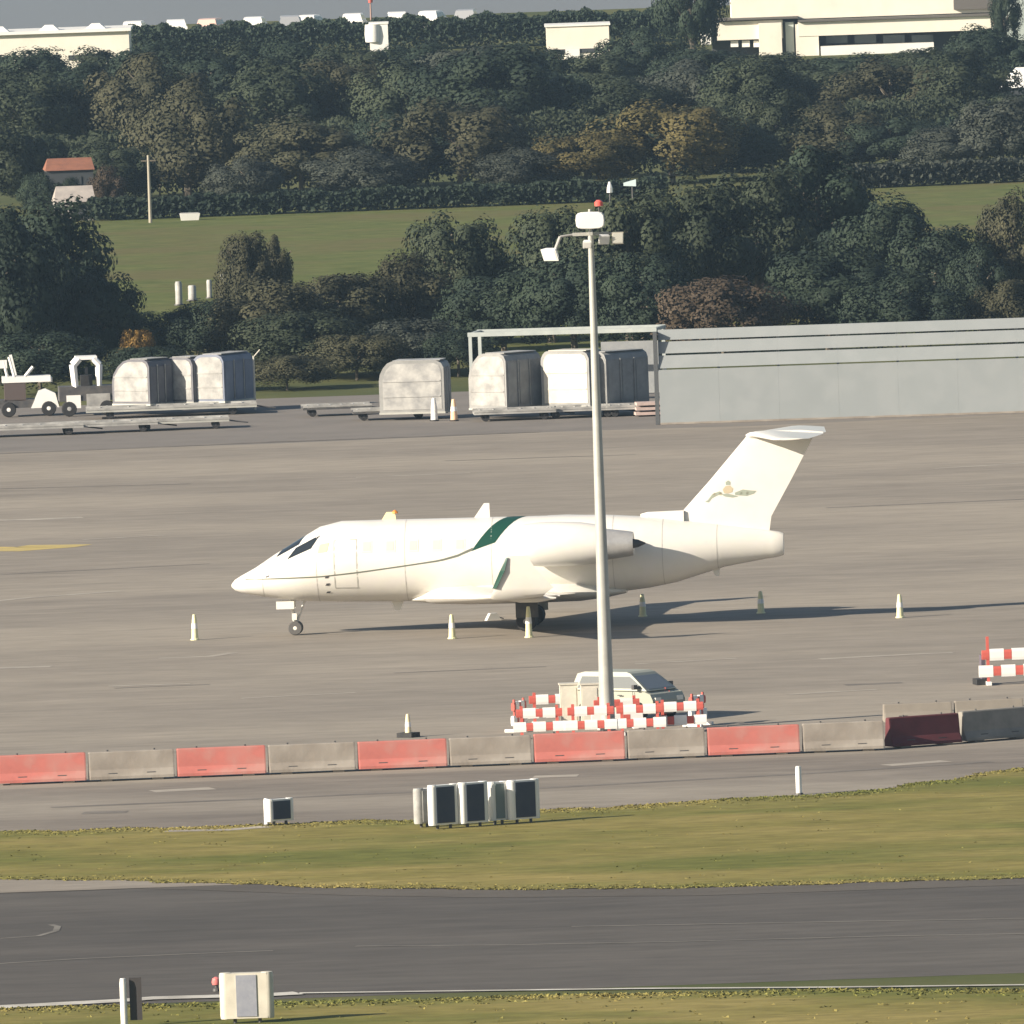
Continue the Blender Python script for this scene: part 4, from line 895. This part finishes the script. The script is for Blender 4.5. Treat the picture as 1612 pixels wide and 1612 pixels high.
blk('roof_edge', 1256, 1575, 26.5, 29.5, ROOFD, -.25, 3); blk('roof_edge', 1124, 1256, 28, 31, ROOFD, .2, 3); blk('roof_slope', 1500, 1574, -30, 14, ROOFD, 1.2, 2)
d = 1240; zt = ztop(1600, -20, d); e, W = building('green_shed', 'pale green clad shed at the upper right corner', 1578, 1680, d, zt, PGN); MB().box(0, 4, zt + .08, W + .2, 8.2, .16).build('roof', ROOFD, e)
d = 1120; a = PD(1572, 138, d); b = PD(1680, 138, d); e = thing('white_roofed_shed', 'white roofed shed cut by the right edge above the wood', 'shed', ((a.x + b.x) / 2, d, 0)); W = b.x - a.x; zr = PD(1600, 138, d).z
MB().box(0, 2, zr / 2, W * .96, 4, zr).build('wall', FWD, e)
MB().loft([[(-W / 2, -.2, zr), (W / 2, -.2, zr), (W / 2, 4.2, zr), (-W / 2, 4.2, zr)], [(-W / 2 + 1.2, 1.6, zr + 1.2), (W / 2 - 1.2, 1.6, zr + 1.2), (W / 2 - 1.2, 2.4, zr + 1.2), (-W / 2 + 1.2, 2.4, zr + 1.2)]]).build('roof', FW2, e)
# cottage and barn among the trees on the left
TERR = mat('orange_tile', (.27, .115, .07), .8, c2=(.19, .085, .055), scale=2)
def gable(name, label, px, pye, d, wpx, rise_px, roofm, wallm, cat='shed', dep=3.0):
    s = F / d; e = thing(name, label, cat, (PD(px, pye, d).x, d, 0), R(4)); W = wpx / s; ze = PD(px, pye, d).z; rz_ = rise_px / s * 1.0
    MB().box(0, dep / 2, ze / 2, W * .94, dep, ze).build('wall', wallm, e)
    MB().loft([[(-W / 2, -.15, ze), (W / 2, -.15, ze), (W / 2, dep + .15, ze), (-W / 2, dep + .15, ze)], [(-W / 2 + .2, dep * .5 - .05, ze + rz_), (W / 2 - .1, dep * .5 - .05, ze + rz_), (W / 2 - .1, dep * .5 + .05, ze + rz_), (-W / 2 + .2, dep * .5 + .05, ze + rz_)]]).build('roof', roofm, e)
    MB().box(W * .1, -.02, ze * .45, .7, .05, ze * .8).build('door', FWD, e)
gable('tiled_cottage', 'orange tiled roof of a cottage among the trees at the left', 110, 268, 996, 78, 18, TERR, FWD, 'cottage')
gable('pale_barn', 'pale roofed barn below the orange roof at the left', 118, 318, 984, 66, 24, mat('pale_roof', (.40, .36, .32), .8, c2=(.30, .27, .25), scale=2), mat('grey_barn_wall', (.28, .27, .26), .8))
p = G(237, 351); e = thing('wooden_pole', 'pale slender pole at the far edge of the field, left side', 'pole', (p.x, p.y, 0)); MB().tube((0, 0, 0), (0, 0, 3.7), .10, .07).build('shaft', mat('pale_wood', (.34, .31, .25), .8), e); MB().box(0, 0, 3.4, .8, .08, .08).build('cross_arm', BARK, e)
# small things in the field
p = G(299, 347); vehicle('parked_car', 'small white car at the far edge of the field', (p.x, p.y, .02), R(4), WHITE, L=1.5, W=.9, H=.62 + .4, detail=False) if False else None
e = thing('water_trough', 'low white trough at the far edge of the field', 'trough', (p.x, p.y, .012), R(3)); MB().loft([[(-.48, -.22, 0), (.48, -.22, 0), (.48, .22, 0), (-.48, .22, 0)], [(-.55, -.3, .38), (.55, -.3, .38), (.55, .3, .38), (-.55, .3, .38)]]).build('tub', WHITE, e); MB().box(0, 0, .40, 1.0, .5, .03).build('lid', DULLW, e)
for px, py, h, r, lab in ((282, 481, 1.15, .17, 'white post, leftmost of four in the field'), (303, 474, .75, .2, 'white post, second of four in the field'), (330, 470, .9, .13, 'white post, third of four in the field'), (352, 466, 1.15, .13, 'white post beside the small olive field tree')):
    post(px, py, h, r, lab, name='field_post', m=DULLW, group='white posts in the field')
p = PD(960, 300, 905); e = thing('field_marker', 'white marker above the trees just right of the mast head', 'post', (p.x, 905, 0)); MB().tube((0, 0, 0), (0, 0, p.z), .05).build('shaft', DMET, e); MB().lathe([(.16, p.z - .1), (.14, p.z + .15), (.05, p.z + .45)], (0, 0, 0), 8).build('cap', WHITE, e)
p = PD(992, 288, 930); e = thing('wind_sock', 'pale blue flag board right of the white marker above the trees', 'flag', (p.x, 930, 0)); MB().tube((0.1, 0, 0), (0.1, 0, p.z), .04).build('shaft', DMET, e); MB().loft([[(.3, -.1, p.z - .18), (.3, .1, p.z - .18), (.3, .1, p.z + .18), (.3, -.1, p.z + .18)], [(-.35, -.05, p.z - .14), (-.35, .05, p.z - .14), (-.35, .05, p.z + .02), (-.35, -.05, p.z + .02)]]).build('sock', mat('pale_blue', (.5, .6, .62), .6), e)
# parked cars on the skyline
CARC = [WHITE, mat('silver_paint', (.5, .5, .5), .3, metal=.4), WHITE, mat('pinkish_paint', (.6, .42, .36), .35)]
for i, (px, lab, mi) in enumerate(((213, 'parked car just right of the long white warehouse, first of the skyline row', 0), (277, 'white parked car, second in the skyline row', 0), (335, 'pinkish parked car, third in the skyline row', 3), (402, 'white parked car, fourth in the skyline row', 2), (456, 'silver parked car, fifth in the skyline row', 1),
                       (490, 'white parked car, sixth in the skyline row', 0), (558, 'white parked car just left of the small white hut', 0), (625, 'white parked car just right of the small white hut', 2), (682, 'white parked car, ninth in the skyline row', 0), (735, 'white parked car at the right end of the skyline row', 1))):
    y_ = 49.5 - .031 * (px - 200); d = 1352; p = PD(px, y_, d)
    vehicle('parked_car', lab, (p.x, d, 0.0), R(84 + 9 * math.sin(i * 2.1)), CARC[mi], L=3.9, W=1.7, H=1.5, detail=False, group='cars parked on the skyline')
# thin red topped mast on the skyline
p = PD(583, 0, 1300); e = thing('skyline_mast', 'thin mast with red top above the small white hut', 'mast', (p.x, 1300, 0)); MB().tube((0, 0, 0), (0, 0, p.z), .09, .05).build('shaft', mat('rusty_mast', (.35, .22, .18), .7), e); MB().lathe([(.16, p.z - .2), (.18, p.z + .25), (.06, p.z + .6)], (0, 0, 0), 8).build('red_top', RED, e)

# ================================================================== haze
hz = MB().box(0, 6900, -28, 12400, 14700, 140).build('haze', None)
hz['kind'] = 'stuff'; hz['label'] = 'thin pale haze in the air over the airfield'; hz['category'] = 'haze'
hm = bpy.data.materials.new('haze_air'); hm.use_nodes = True; hn = hm.node_tree; hn.nodes.remove(hn.nodes['Principled BSDF'])
pv = hn.nodes.new('ShaderNodeVolumePrincipled'); pv.inputs['Color'].default_value = (.52, .76, 1.0, 1); pv.inputs['Density'].default_value = .00007; pv.inputs['Anisotropy'].default_value = .2
hn.links.new(pv.outputs[0], hn.nodes['Material Output'].inputs['Volume']); hz.data.materials.clear(); hz.data.materials.append(hm)
